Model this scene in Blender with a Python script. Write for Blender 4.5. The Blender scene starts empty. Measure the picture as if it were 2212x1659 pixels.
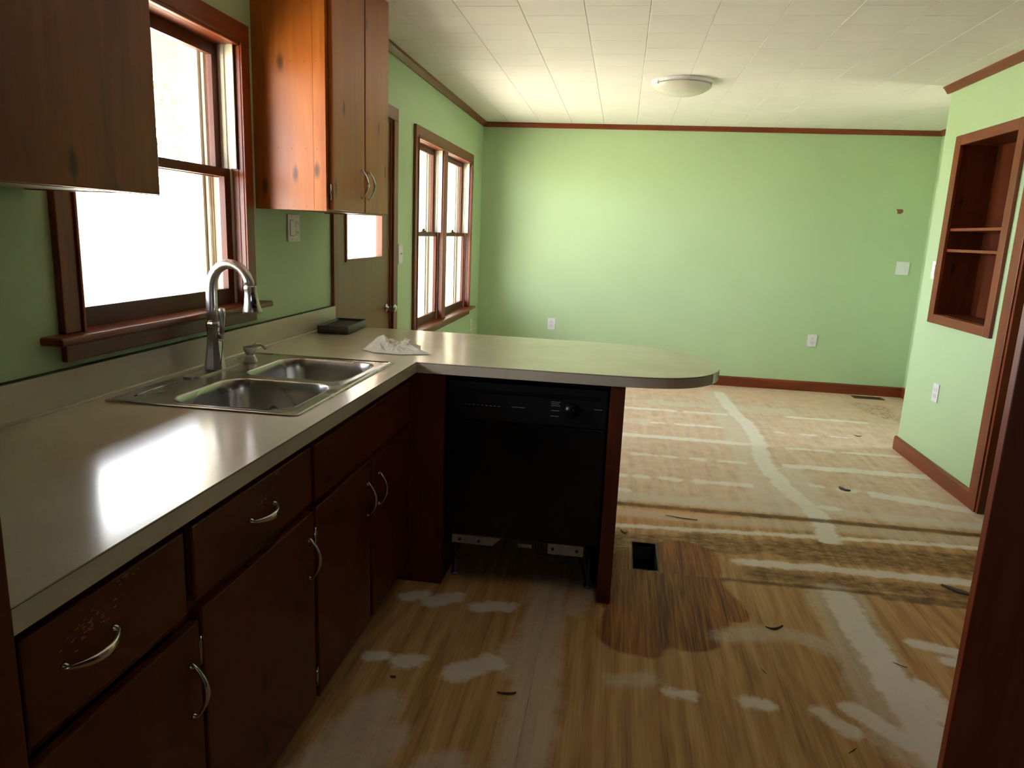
import bpy, bmesh, math, random
import numpy as np
from mathutils import Vector, Matrix
random.seed(7); rng = np.random.default_rng(7)
sc = bpy.context.scene
COL = sc.collection

# ------------------------------------------------------------------ camera
CX, CZ, YAW, PITCH, ROLL, FPX = 1.4295, 1.4114, -0.1418, -0.2077, 0.0416, 1554.36
fwd = Vector((math.sin(YAW)*math.cos(PITCH), math.cos(YAW)*math.cos(PITCH), math.sin(PITCH)))
right = Vector((math.cos(YAW), -math.sin(YAW), 0)); up = right.cross(fwd)
r2 = math.cos(ROLL)*right + math.sin(ROLL)*up; u2 = -math.sin(ROLL)*right + math.cos(ROLL)*up
cam = bpy.data.objects.new('camera', bpy.data.cameras.new('camera')); COL.objects.link(cam)
cam.data.sensor_width = 36; cam.data.lens = 36*FPX/2212; cam.data.clip_start = 0.02
cam.matrix_world = Matrix(((r2.x, u2.x, -fwd.x, CX), (r2.y, u2.y, -fwd.y, 0), (r2.z, u2.z, -fwd.z, CZ), (0, 0, 0, 1)))
sc.camera = cam

# ------------------------------------------------------------------ sky, sun, exposure
w = bpy.data.worlds.new('sky'); sc.world = w; w.use_nodes = True
bg = w.node_tree.nodes['Background']; bg.inputs[0].default_value = (0.90, 0.90, 1.0, 1); bg.inputs[1].default_value = 9.5
sun = bpy.data.objects.new('sun', bpy.data.lights.new('sun', 'SUN')); COL.objects.link(sun)
sun.data.energy = 28; sun.data.angle = 0.01; sun.data.color = (1.0, 0.89, 0.76)
sun.rotation_euler = Vector((0.10, 0.44, -1.0)).to_track_quat('-Z', 'Y').to_euler()

def portal(x, y0, y1, z0, z1, sgn):
    l = bpy.data.lights.new('window_portal', 'AREA'); l.shape = 'RECTANGLE'; l.size = y1-y0; l.size_y = z1-z0
    l.cycles.is_portal = True
    o = bpy.data.objects.new('window_portal', l); COL.objects.link(o); o.location = (x, (y0+y1)/2, (z0+z1)/2)
    o.rotation_euler = Vector((sgn, 0, 0)).to_track_quat('-Z', 'Z').to_euler()
portal(-0.15, 1.735, 2.595, 1.1, 2.03, 1); portal(-0.15, 4.955, 6.705, .70, 2.01, 1)
portal(-0.1, 3.68, 4.24, 1.235, 1.80, 1); portal(4.33, 5.40, 5.62, .60, 2.02, -1)
def portal_back(y, x0, x1, z0, z1):
    l = bpy.data.lights.new('window_portal', 'AREA'); l.shape = 'RECTANGLE'; l.size = x1-x0; l.size_y = z1-z0; l.cycles.is_portal = True
    o = bpy.data.objects.new('window_portal', l); COL.objects.link(o); o.location = ((x0+x1)/2, y, (z0+z1)/2); o.rotation_euler = Vector((0, 1, 0)).to_track_quat('-Z', 'Z').to_euler()
portal_back(-1.74, 1.95, 2.25, 1.15, 1.5)

vs = sc.view_settings
vs.view_transform = 'Standard'; vs.look = 'None'; vs.gamma = 1.0; vs.use_curve_mapping = False; vs.exposure = 1.38
sc.cycles.use_denoising = True
sc.cycles.diffuse_bounces = 4; sc.cycles.glossy_bounces = 3; sc.cycles.max_bounces = 8; sc.cycles.transparent_max_bounces = 12
sc.cycles.caustics_reflective = False; sc.cycles.caustics_refractive = False

# ------------------------------------------------------------------ materials
def srgb(r, g, b):
    f = lambda c: c/12.92 if c <= .04045 else ((c+.055)/1.055)**2.4
    return (f(r/255), f(g/255), f(b/255), 1)
class NT:
    def __init__(s, name):
        s.m = bpy.data.materials.new(name); s.m.use_nodes = True; s.t = s.m.node_tree
        s.b = s.t.nodes['Principled BSDF']; s.out = s.t.nodes['Material Output']
    def n(s, typ, **kw):
        nd = s.t.nodes.new('ShaderNode'+typ)
        for k, v in kw.items():
            if k.startswith('i_'):
                k = k[2:]; nd.inputs[int(k) if k.isdigit() else k.replace('_', ' ')].default_value = v
            else: setattr(nd, k, v)
        return nd
    def l(s, a, b): s.t.links.new(a, b)
    def math(s, op, a, b=None, c=None, clamp=False):
        nd = s.n('Math', operation=op, use_clamp=clamp)
        for i, v in enumerate((a, b, c)):
            if v is None: continue
            if isinstance(v, (int, float)): nd.inputs[i].default_value = v
            else: s.l(v, nd.inputs[i])
        return nd.outputs[0]
    def mix(s, fac, a, b):
        nd = s.n('Mix', data_type='RGBA')
        for sock, v in ((nd.inputs[0], fac), (nd.inputs[6], a), (nd.inputs[7], b)):
            if isinstance(v, (int, float, tuple)): sock.default_value = v
            else: s.l(v, sock)
        return nd.outputs[2]
    def ramp(s, fac, stops):
        nd = s.n('ValToRGB'); e = nd.color_ramp.elements
        while len(e) < len(stops): e.new(.5)
        for el, (p, c) in zip(e, stops): el.position = p; el.color = c
        s.l(fac, nd.inputs[0]); return nd.outputs[0]
    def noise(s, vec, scale, detail=3, rough=.55, dist=0):
        nd = s.n('TexNoise', i_Scale=scale, i_Detail=detail, i_Roughness=rough, i_Distortion=dist)
        if vec is not None: s.l(vec, nd.inputs['Vector'])
        return nd.outputs['Fac']
    def coord(s, scale=(1, 1, 1), rnd=True):
        tc = s.n('TexCoord'); mp = s.n('Mapping'); mp.inputs['Scale'].default_value = scale
        v = tc.outputs['Object']
        if rnd:
            oi = s.n('ObjectInfo'); c = s.n('CombineXYZ')
            for i, k in enumerate((7.3, 13.1, 5.7)): s.l(s.math('MULTIPLY', oi.outputs['Random'], k), c.inputs[i])
            ad = s.n('VectorMath', operation='ADD'); s.l(v, ad.inputs[0]); s.l(c.outputs[0], ad.inputs[1]); v = ad.outputs[0]
        s.l(v, mp.inputs['Vector']); return mp.outputs[0]
    def bump(s, h, strength=.2, dist=.002):
        nd = s.n('Bump', i_Strength=strength, i_Distance=dist); s.l(h, nd.inputs['Height']); s.l(nd.outputs[0], s.b.inputs['Normal'])
def simple(name, col, rough=.5, metal=0, var=.06, vscale=8, bump=0, spec=.5):
    m = NT(name); m.b.inputs['Roughness'].default_value = rough; m.b.inputs['Metallic'].default_value = metal
    m.b.inputs['Specular IOR Level'].default_value = spec
    nz = m.noise(m.coord(), vscale, 2)
    dk = tuple(c*(1-var) for c in col[:3])+(1,); lt = tuple(min(1, c*(1+var)) for c in col[:3])+(1,)
    m.l(m.ramp(nz, [(.3, dk), (.7, lt)]), m.b.inputs['Base Color'])
    if bump: m.bump(m.noise(m.coord(), vscale*20, 3), bump)
    return m.m
def wood(name, axis, dark, mid, light, rough=.32, knots=True, spec=.5):
    m = NT(name); m.b.inputs['Specular IOR Level'].default_value = spec; st = [8, 8, 8]; st['xyz'.index(axis)] = 0.9
    v = m.coord(tuple(st)); n1 = m.noise(v, 1.6, 5, .6, .8)
    st2 = [120, 120, 120]; st2['xyz'.index(axis)] = 3
    n2 = m.noise(m.coord(tuple(st2)), 1, 3)
    f = m.math('ADD', m.math('MULTIPLY', n1, .85), m.math('MULTIPLY', n2, .15))
    c = m.ramp(f, [(.25, dark), (.5, mid), (.78, light)])
    if knots:
        sp = m.n('SeparateXYZ'); m.l(m.coord(), sp.inputs[0]); o = [sp.outputs[i] for i in range(3)]; ai = 'xyz'.index(axis)
        ot = [o[i] for i in range(3) if i != ai]; cb_ = m.n('CombineXYZ')
        m.l(m.math('MULTIPLY', m.math('ADD', ot[0], ot[1]), 5.0), cb_.inputs[0]); m.l(m.math('MULTIPLY', o[ai], 2.0), cb_.inputs[1])
        vo = m.n('TexVoronoi', voronoi_dimensions='2D', i_Scale=1.0, i_Randomness=1.0); m.l(cb_.outputs[0], vo.inputs['Vector'])
        k = m.n('MapRange', clamp=True); m.l(m.math('ADD', vo.outputs['Distance'], m.math('MULTIPLY', n2, .04)), k.inputs[0])
        k.inputs[1].default_value = .05; k.inputs[2].default_value = .10; k.inputs[3].default_value = .8; k.inputs[4].default_value = 0
        c = m.mix(k.outputs[0], c, tuple(x*.22 for x in dark[:3])+(1,))
    m.l(c, m.b.inputs['Base Color'])
    rr = m.n('MapRange'); m.l(n1, rr.inputs[0]); rr.inputs[3].default_value = rough-.06; rr.inputs[4].default_value = rough+.1
    m.l(rr.outputs[0], m.b.inputs['Roughness']); m.bump(n2, .12, .001)
    return m.m
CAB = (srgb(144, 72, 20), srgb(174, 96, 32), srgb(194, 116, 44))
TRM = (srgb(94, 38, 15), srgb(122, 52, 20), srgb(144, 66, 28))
BAS = (srgb(66, 26, 8), srgb(84, 36, 11), srgb(100, 46, 15))  # cabinet pine darkened: shade on the low fronts is put into the colour
M = {}
for a in 'xyz':
    M['mid_'+a] = wood('half_shaded_stained_pine_'+a, a, srgb(112, 52, 16), srgb(136, 68, 22), srgb(156, 84, 30), rough=.36, spec=.3); M['base_'+a] = wood('shaded_stained_pine_'+a, a, *BAS, rough=.38, spec=.3)  # two darker pine copies imitate shade on fronts facing away from the windows
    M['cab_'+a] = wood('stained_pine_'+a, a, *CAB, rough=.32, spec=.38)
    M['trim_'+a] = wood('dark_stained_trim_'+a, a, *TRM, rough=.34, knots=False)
M['door_z'] = wood('varnished_door_veneer', 'z', srgb(98, 60, 26), srgb(120, 76, 34), srgb(138, 90, 44), rough=.35, knots=False)
M['paint'] = simple('green_wall_paint', srgb(183, 210, 165), .5, var=.025, vscale=1.5)
M['ceil'] = simple('ceiling_tile_white', srgb(240, 238, 234), .75, var=.02, vscale=2.5)
M['ceil_gap'] = simple('ceiling_backing', srgb(120, 112, 98), .9)
M['plate'] = simple('white_plastic', srgb(235, 232, 235), .35, var=.01)
M['slot'] = simple('dark_slot', srgb(40, 38, 38), .6)
M['cream'] = simple('cream_metal_track', srgb(225, 220, 200), .45, var=.03)
M['black'] = simple('black_enamel', srgb(11, 11, 12), .3, var=.1, spec=.3)
M['blackpl'] = simple('black_plastic', srgb(15, 15, 16), .45, var=.1, spec=.3)
M['grey_print'] = simple('grey_print', srgb(150, 150, 150), .6)
M['galv'] = simple('galvanised_steel', srgb(150, 150, 152), .4, metal=.8, var=.15, vscale=20)
M['rust'] = simple('old_duct_metal', srgb(70, 72, 72), .6, metal=.5, var=.3, vscale=20)
M['chrome'] = simple('worn_chrome', srgb(205, 203, 196), .18, metal=1, var=.05)
M['nickel'] = simple('brushed_nickel', srgb(188, 184, 178), .28, metal=1, var=.04, vscale=30)
M['gloss_black'] = simple('gloss_black_button', srgb(14, 15, 22), .08)
M['brass'] = simple('old_brass', srgb(120, 100, 64), .35, metal=1)
M['cloth'] = simple('off_white_cotton', srgb(228, 224, 210), .95, var=.05, vscale=30, bump=.3, spec=.1)
M['tray'] = simple('dark_grey_tray_plastic', srgb(62, 62, 58), .45, var=.1, vscale=20)
M['tray_in'] = simple('tray_lining', srgb(34, 33, 32), .6)
M['register'] = simple('brown_register_enamel', srgb(92, 66, 44), .45)
M['globe'] = simple('frosted_white_glass', srgb(226, 226, 214), .25, var=.01)
M['cord'] = simple('black_cord', srgb(12, 12, 12), .5)
M['under'] = simple('cream_cabinet_underside', srgb(205, 196, 170), .6)
M['dark_int'] = simple('dark_recess_wood', srgb(50, 26, 16), .6)
M['leaf_dry'] = simple('dry_leaf', srgb(70, 52, 34), .8)
M['splinter'] = simple('dark_wood_splinter', srgb(70, 48, 30), .8)
M['dust'] = simple('grey_lint', srgb(104, 96, 90), .95)
M['chip'] = simple('bare_wallboard_paper', srgb(150, 104, 78), .9)
M['caulk'] = simple('cream_caulk', srgb(222, 218, 200), .6)
M['brick'] = simple('red_brick', srgb(150, 92, 72), .9, var=.2, vscale=6)
M['mortar'] = simple('pale_mortar', srgb(190, 184, 172), .95)
M['siding'] = simple('white_exterior_trim', srgb(225, 225, 220), .7)
M['roof'] = simple('grey_shingle', srgb(95, 92, 90), .9, var=.2, vscale=30)
M['bark'] = simple('tree_bark', srgb(110, 95, 80), .95, var=.3, vscale=10)
M['leaf'] = simple('green_leaf', srgb(96, 124, 62), .7, var=.3, vscale=3)
M['lawn'] = simple('sunlit_dry_lawn', srgb(182, 178, 160), .95, var=.2, vscale=.6)
M['panel'] = simple('added_dark_panelling', srgb(64, 38, 22), .5, var=.2)  # for unseen surfaces added dark to soak up bounce light
M['seam'] = simple('dark_laminate_edge_line', srgb(60, 54, 46), .5)
M['dark_board'] = simple('dark_brown_board', srgb(44, 28, 18), .8, var=.3)  # dark brown, uneven tone, for kick boards, underfloor, threshold and torn backing
# laminate
def laminate():
    m = NT('speckled_laminate'); v = m.coord(rnd=False)
    a = m.noise(v, 3, 4, .6); sp = m.noise(v, 260, 1, .5)
    c = m.ramp(a, [(.3, srgb(196, 186, 164)), (.7, srgb(208, 200, 180))])
    k = m.n('MapRange', clamp=True); m.l(sp, k.inputs[0]); k.inputs[1].default_value = .62; k.inputs[2].default_value = .72; k.inputs[4].default_value = .22
    m.l(m.mix(k.outputs[0], c, srgb(150, 138, 116)), m.b.inputs['Base Color'])
    rr = m.n('MapRange'); m.l(m.noise(v, 9, 5, .7), rr.inputs[0]); rr.inputs[3].default_value = .13; rr.inputs[4].default_value = .21; m.b.inputs['Specular IOR Level'].default_value = .8
    m.l(rr.outputs[0], m.b.inputs['Roughness'])
    return m.m
M['lam'] = laminate()
def steel():
    m = NT('brushed_stainless'); m.b.inputs['Metallic'].default_value = 1
    m.b.inputs['Base Color'].default_value = srgb(178, 176, 172)
    n = m.noise(m.coord(rnd=False), 3, 2)
    rr = m.n('MapRange'); m.l(n, rr.inputs[0]); rr.inputs[3].default_value = .24; rr.inputs[4].default_value = .30
    m.l(rr.outputs[0], m.b.inputs['Roughness']); return m.m
M['steel'] = steel()
def glass():
    m = NT('window_glass'); t = m.t
    tr = m.n('BsdfTransparent'); gl = m.n('BsdfGlossy', i_Roughness=.02); fr = m.n('Fresnel', i_IOR=1.45); mx = m.n('MixShader')
    tr.inputs[0].default_value = (.95, .97, .96, 1)
    gm = m.n('NewGeometry'); m.l(m.math('MULTIPLY', fr.outputs[0], m.math('SUBTRACT', 1.0, gm.outputs['Backfacing'])), mx.inputs[0]); m.l(tr.outputs[0], mx.inputs[1]); m.l(gl.outputs[0], mx.inputs[2]); m.l(mx.outputs[0], m.out.inputs[0])
    n = m.noise(m.coord(), 5, 2); b = m.n('Bump', i_Strength=.02, i_Distance=.001); m.l(n, b.inputs['Height']); m.l(b.outputs[0], gl.inputs['Normal'])
    return m.m
M['glass'] = glass()
def plywood():
    m = NT('patched_plywood'); v = m.coord(rnd=False)
    at = lambda nm: m.n('Attribute', attribute_name=nm).outputs['Fac']
    # grain runs along the sheets (y); swirling on the sheet by the cabinets
    gv = m.coord((26, 1.1, 1), rnd=True); g1 = m.noise(gv, 1.0, 5, .62, .6)
    gf = m.noise(m.coord((150, 4, 1), rnd=True), 1.0, 3, .6)
    wv = m.n('TexWave', bands_direction='X', i_Scale=4.0, i_Distortion=9.0, i_Detail=2.5, i_Detail_Scale=1.2)
    m.l(m.coord((1.0, .35, 1), rnd=True), wv.inputs['Vector'])
    f = m.math('ADD', m.math('ADD', m.math('MULTIPLY', g1, .52), m.math('MULTIPLY', gf, .36)), m.math('MULTIPLY', wv.outputs['Fac'], .12))
    base = m.ramp(f, [(.3, srgb(136, 86, 36)), (.48, srgb(190, 142, 82)), (.66, srgb(216, 176, 120))])
    big = m.noise(v, 1.4, 4, .6)
    base = m.mix(m.math('MULTIPLY', big, .35), base, srgb(204, 172, 132))
    n1 = m.noise(v, 9, 4, .65); n2 = m.noise(v, 38, 3, .6)
    nn = m.math('SUBTRACT', m.math('ADD', m.math('MULTIPLY', n1, .7), m.math('MULTIPLY', n2, .3)), .5)
    def mask(attr, amp, soft):
        s = m.math('ADD', at(attr), m.math('MULTIPLY', nn, amp))
        k = m.n('MapRange', clamp=True, interpolation_type='SMOOTHSTEP'); m.l(s, k.inputs[0])
        k.inputs[1].default_value = -soft; k.inputs[2].default_value = soft; return k.outputs[0]
    # orange zone of painted warm light and wear, brown glue, water stain, filler, dirt
    c = m.mix(m.math('MULTIPLY', mask('lit_worn', .2, .12), .7), base, srgb(228, 152, 102))
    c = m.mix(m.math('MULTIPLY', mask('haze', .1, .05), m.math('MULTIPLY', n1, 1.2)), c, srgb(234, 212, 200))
    gn = m.n('MapRange', clamp=True); m.l(m.noise(m.coord((1.0, 2.0, 1), rnd=False), 16, 6, .75), gn.inputs[0]); gn.inputs[1].default_value = .36; gn.inputs[2].default_value = .62; gn.inputs[3].default_value = .15
    glue = m.math('MULTIPLY', mask('glue', .16, .03), gn.outputs[0], clamp=True)
    c = m.mix(glue, c, srgb(112, 70, 32))
    st = mask('stain', .05, .012)
    sg = m.ramp(m.math('ADD', m.math('MULTIPLY', gf, .6), m.math('MULTIPLY', g1, .4)), [(.38, srgb(82, 38, 8)), (.5, srgb(142, 78, 22)), (.66, srgb(190, 122, 48))])
    c = m.mix(m.math('MULTIPLY', st, .92), c, sg)
    c = m.mix(m.math('MULTIPLY', mask('fillb', .12, .03), m.math('ADD', m.math('MULTIPLY', n2, .5), .25)), c, srgb(222, 214, 200))
    c = m.mix(m.math('MULTIPLY', mask('filla', .11, .014), m.math('ADD', m.math('MULTIPLY', n1, .35), .7), clamp=True), c, srgb(238, 230, 222))
    ln = m.math('MULTIPLY', mask('line', .05, .012), m.math('ADD', n1, .35), clamp=True)
    c = m.mix(ln, c, srgb(104, 70, 36))
    dn = m.n('MapRange', clamp=True); m.l(m.noise(m.coord((1, 2.2, 1), rnd=False), 30, 4, .75, 1.5), dn.inputs[0]); dn.inputs[1].default_value = .52; dn.inputs[2].default_value = .6
    c = m.mix(m.math('MULTIPLY', mask('dirt', .06, .03), dn.outputs[0]), c, srgb(52, 36, 24))
    # dark specks of grit
    sp = m.n('MapRange', clamp=True); m.l(m.noise(v, 95, 2, .5), sp.inputs[0]); sp.inputs[1].default_value = .76; sp.inputs[2].default_value = .80
    c = m.mix(m.math('MULTIPLY', sp.outputs[0], .8), c, srgb(56, 42, 30))
    m.l(c, m.b.inputs['Base Color']); m.b.inputs['Roughness'].default_value = .62; m.b.inputs['Specular IOR Level'].default_value = .35
    m.bump(m.math('ADD', gf, m.math('MULTIPLY', n2, .6)), .25, .0015); return m.m
M['ply'] = plywood()

# ------------------------------------------------------------------ mesh helpers
class MB:
    def __init__(s): s.bm = bmesh.new()
    def _add(s, verts, faces):
        vs_ = [s.bm.verts.new(v) for v in verts]; fs = []
        for f in faces:
            try: fs.append(s.bm.faces.new([vs_[i] for i in f]))
            except ValueError: pass
        return vs_, fs
    def box(s, x0, x1, y0, y1, z0, z1, bev=0, seg=2):
        vs_, fs = s._add([(x, y, z) for x in (x0, x1) for y in (y0, y1) for z in (z0, z1)],
                         [(0, 1, 3, 2), (4, 6, 7, 5), (0, 4, 5, 1), (2, 3, 7, 6), (0, 2, 6, 4), (1, 5, 7, 3)])
        if bev:
            ed = list({e for f in fs for e in f.edges})
            bmesh.ops.bevel(s.bm, geom=ed, offset=bev, segments=seg, affect='EDGES', profile=.6)
        return s
    def loft(s, rings, cap0=True, cap1=True, closed=False):
        n = len(rings[0]); vv = [[s.bm.verts.new(p) for p in r] for r in rings]
        R = len(rings)
        for i in range(R-1 if not closed else R):
            a, b = vv[i], vv[(i+1) % R]
            for j in range(n):
                k = (j+1) % n
                f = s.bm.faces.new((a[j], a[k], b[k], b[j])); f.smooth = True
        if not closed:
            if cap0: s.bm.faces.new(vv[0][::-1])
            if cap1: s.bm.faces.new(vv[-1])
        return s
    def tube(s, pts, rad, n=10, flat=None):
        pts = [Vector(p) for p in pts]; rings = []
        if not hasattr(rad, '__len__'): rad = [rad]*len(pts)
        ref = None
        for i, p in enumerate(pts):
            t = (pts[min(i+1, len(pts)-1)]-pts[max(i-1, 0)]).normalized()
            if ref is None:
                ref = Vector((0, 0, 1)) if abs(t.z) < .9 else Vector((1, 0, 0))
            a = (ref - t*ref.dot(t)).normalized(); ref = a; b = t.cross(a)
            fa, fb = flat if flat else (1, 1)
            rings.append([p + rad[i]*(fa*math.cos(2*math.pi*k/n)*a + fb*math.sin(2*math.pi*k/n)*b) for k in range(n)])
        return s.loft(rings)
    def lathe(s, prof, c=(0, 0, 0), axis='z', n=28):
        rings = []
        for r, h in prof:
            r = max(r, 1e-5); ring = []
            for k in range(n):
                a = 2*math.pi*k/n; u, v = r*math.cos(a), r*math.sin(a)
                p = {'z': (u, v, h), 'x': (h, u, v), 'y': (v, h, u)}[axis]
                ring.append((c[0]+p[0], c[1]+p[1], c[2]+p[2]))
            rings.append(ring)
        return s.loft(rings)
    def prism(s, outer, z0, z1, holes=()):
        loops = [outer]+list(holes); top, edges = [], []
        for lp in loops:
            t = [s.bm.verts.new((x, y, z1)) for x, y in lp]; top.append(t)
            edges += [s.bm.edges.new((t[i], t[(i+1) % len(t)])) for i in range(len(t))]
        g = bmesh.ops.triangle_fill(s.bm, use_beauty=True, use_dissolve=False, edges=edges)
        tf = [f for f in g['geom'] if isinstance(f, bmesh.types.BMFace)]
        mp = {}
        for t in top:
            for v in t: mp[v] = s.bm.verts.new((v.co.x, v.co.y, z0))
        for f in tf: s.bm.faces.new([mp[v] for v in reversed(f.verts)])
        for t in top:
            for i in range(len(t)):
                a, b = t[i], t[(i+1) % len(t)]; s.bm.faces.new((a, b, mp[b], mp[a]))
        return s
    def build(s, name, mat, parent=None, smooth=False, loc=None):
        bmesh.ops.recalc_face_normals(s.bm, faces=s.bm.faces)
        me = bpy.data.meshes.new(name); 
        off = Vector(loc) if loc is not None else Vector((0, 0, 0))
        if parent is not None:
            p = parent
            while p is not None: off = off + p.location; p = p.parent
        for v in s.bm.verts: v.co -= off
        s.bm.to_mesh(me); s.bm.free()
        if smooth:
            for p_ in me.polygons: p_.use_smooth = True
        o = bpy.data.objects.new(name, me); COL.objects.link(o)
        if loc is not None: o.location = loc
        if parent is not None: o.parent = parent
        if mat: me.materials.append(M[mat] if isinstance(mat, str) else mat)
        return o
def BOX(name, b, mat, parent=None, bev=0, loc=None): return MB().box(*b, bev=bev).build(name, mat, parent, loc=loc)
def PARTS(name, boxes, mat, parent, bev=0):
    return [BOX(name, b, mat, parent, bev=bev) for b in boxes]
def frame_x(name, x0, x1, outer, holes, mat, parent=None, bev=0):
    """one board-frame lying in the yz plane: outer and holes are (y0, y1, z0, z1)"""
    rc = lambda r: [(r[0], r[2]), (r[1], r[2]), (r[1], r[3]), (r[0], r[3])]
    mb = MB().prism(rc(outer), x0, x1, [rc(h) for h in holes])
    for v in mb.bm.verts: v.co = Vector((v.co.z, v.co.x, v.co.y))
    return mb.build(name, mat, parent)
def tag(o, label, cat, group=None):
    o['label'] = label; o['category'] = cat
    if group: o['group'] = group
    return o
def struct(o, label=None):
    o['kind'] = 'structure'
    if label: o['label'] = label
    return o
def thing(name, loc, label, cat, group=None):
    o = bpy.data.objects.new(name, None); COL.objects.link(o); o.location = loc; o.empty_display_size = .05
    return tag(o, label, cat, group)
def sroot(name, loc, label):
    o = bpy.data.objects.new(name, None); COL.objects.link(o); o.location = loc; o.empty_display_size = .05
    return struct(o, label)
def rrect(x0, x1, y0, y1, r, n=6):
    P = []
    for cx, cy, a0 in ((x1-r, y1-r, 0), (x0+r, y1-r, 90), (x0+r, y0+r, 180), (x1-r, y0+r, 270)):
        for k in range(n+1):
            a = math.radians(a0+90*k/n); P.append((cx+r*math.cos(a), cy+r*math.sin(a)))
    return P

# ------------------------------------------------------------------ room shell
H, YF, XP, YP, XR, YB = 2.4538, 7.297, 3.471, 5.325, 4.205, -1.6
def wall_yz(name, x0, x1, y0, y1, z0, z1, holes, mat, label):
    ys = sorted({y0, y1, *[h[0] for h in holes], *[h[1] for h in holes]}); zs = sorted({z0, z1, *[h[2] for h in holes], *[h[3] for h in holes]})
    mb = MB()
    for a, b in zip(ys, ys[1:]):
        for c, d in zip(zs, zs[1:]):
            if any(h[0] <= (a+b)/2 <= h[1] and h[2] <= (c+d)/2 <= h[3] for h in holes): continue
            mb.box(x0, x1, a, b, c, d)
    bmesh.ops.remove_doubles(mb.bm, verts=mb.bm.verts, dist=1e-5)
    seen = {}
    for f in mb.bm.faces: seen.setdefault(tuple(sorted(v.index for v in f.verts)), []).append(f)
    mb.bm.verts.index_update(); seen = {}
    for f in mb.bm.faces: seen.setdefault(tuple(sorted(v.index for v in f.verts)), []).append(f)
    bmesh.ops.delete(mb.bm, geom=[f for l in seen.values() if len(l) > 1 for f in l], context='FACES_ONLY')
    return struct(mb.build(name, mat), label)
W1 = (1.735, 2.595, 1.085, 2.03); W2 = (4.955, 6.705, .69, 2.01); D1 = (3.50, 4.415, 0.0, 2.045)
wall_yz('wall_left', -.14, 0, YB, YF+.14, -.02, H+.02, [W1, W2, D1], 'paint', 'green painted window wall on the left of the kitchen')
struct(BOX('wall_far', (0, XR+.12, YF, YF+.14, -.02, H+.02), 'paint'), 'green painted far wall beyond the peninsula')
NI = (4.335, 5.03, 1.0, 2.06); DW_ = (3.25, 4.10, 0, 2.05)
wall_yz('wall_right', XP, XP+.11, YB, YP, -.02, H+.02, [NI, DW_], 'paint', 'green partition wall with the recessed shelf niche')
struct(BOX('wall_return', (XP+.11, XR, YP-.11, YP, -.02, H+.02), 'paint'), 'green wall return behind the partition corner')
W3 = (5.40, 5.62, .60, 2.02)
wall_yz('wall_right_far', XR, XR+.12, YP-.11, YF, -.02, H+.02, [W3], 'paint', 'narrow strip of green side wall in the far right corner')
mb = MB().prism([(-.14, -.02), (XR+.12, -.02), (XR+.12, H+.02), (-.14, H+.02)], 0, .12, [[(1.95, 1.15), (2.25, 1.15), (2.25, 1.5), (1.95, 1.5)]])
for v in mb.bm.verts: v.co = Vector((v.co.x, YB-v.co.z, v.co.y))
struct(mb.build('wall_back', 'paint'), 'green wall behind the viewer')
struct(BOX('wall_added_near_left', (0.0005, .012, YB, .05, -.0, H), 'panel'), 'unseen dark panelling added on the near left wall to cut bounce light')  # near panelling and partition are added out of view to cut bounce light
struct(BOX('wall_added_near_right', (XP-.012, XP-.0005, YB, 3.155, -.0, H-.05), 'panel'), 'unseen dark panelling added on the near right wall to cut bounce light')
struct(BOX('wall_added_partition', (2.66, XP-.013, 1.165, 1.2, 0, H-.001), 'panel'), 'unseen dark partition added right of the pantry panel to dim the near room')
# side hall beyond the doorway in the partition
struct(BOX('wall_hall', (XR, XR+.12, YB, YP-.11, -.02, H+.02), 'paint'), 'hall wall seen through the doorway')

# ceiling: backing and stapled 12 inch tiles
ceil = struct(BOX('ceiling', (-.14, XR+.12, YB-.12, YF+.14, H+.006, H+.1), 'ceil_gap'), 'white fibre tile ceiling')
tile_me = None; T = .3048
def tile_mesh(wx, wy):
    mb = MB(); mb.box(-wx/2+.0006, wx/2-.0006, -wy/2+.0006, wy/2-.0006, 0, .0055)
    e = [e for e in mb.bm.edges if all(v.co.z < .001 for v in e.verts)]
    bmesh.ops.bevel(mb.bm, geom=e, offset=.0022, segments=1, affect='EDGES')
    bmesh.ops.recalc_face_normals(mb.bm, faces=mb.bm.faces)
    me = bpy.data.meshes.new('ceiling_tile'); mb.bm.to_mesh(me); mb.bm.free(); me.materials.append(M['ceil']); return me
cache = {}
xs = [0.0]+[.263+T*k for k in range(0, 13)]+[XR]; xs = [x for x in xs if x < XR-.01]+[XR]
for i in range(len(xs)-1):
    a, b = xs[i], xs[i+1]
    y = YF; off = (T*.5 if i % 2 else 0)
    y1 = YF
    y0 = YF-(T if not off else off)
    while y1 > 2.9:
        for (ya, yb) in [(y0, y1)]:
            key = (round(b-a, 4), round(yb-ya, 4))
            if key not in cache: cache[key] = tile_mesh(*key)
            o = bpy.data.objects.new('ceiling_tile', cache[key]); COL.objects.link(o); o.parent = ceil
            o.location = ((a+b)/2, (ya+yb)/2, H)
        y1 = y0; y0 = y1-T
key = None
o = BOX('ceiling_panel', (0, XR, 1.2, y1-.001, H, H+.0055), 'ceil', ceil)
BOX('ceiling_added_dark', (0, XR, YB, 1.199, H, H+.0055), 'panel', ceil)  # unseen near ceiling made dark to reduce bounce light

# ------------------------------------------------------------------ floor: plywood sheets
floor = struct(BOX('floor', (-.14, XR+.12, YB-.12, YF+.14, -.16, -.14), 'dark_board'), 'bare patched plywood subfloor')
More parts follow.
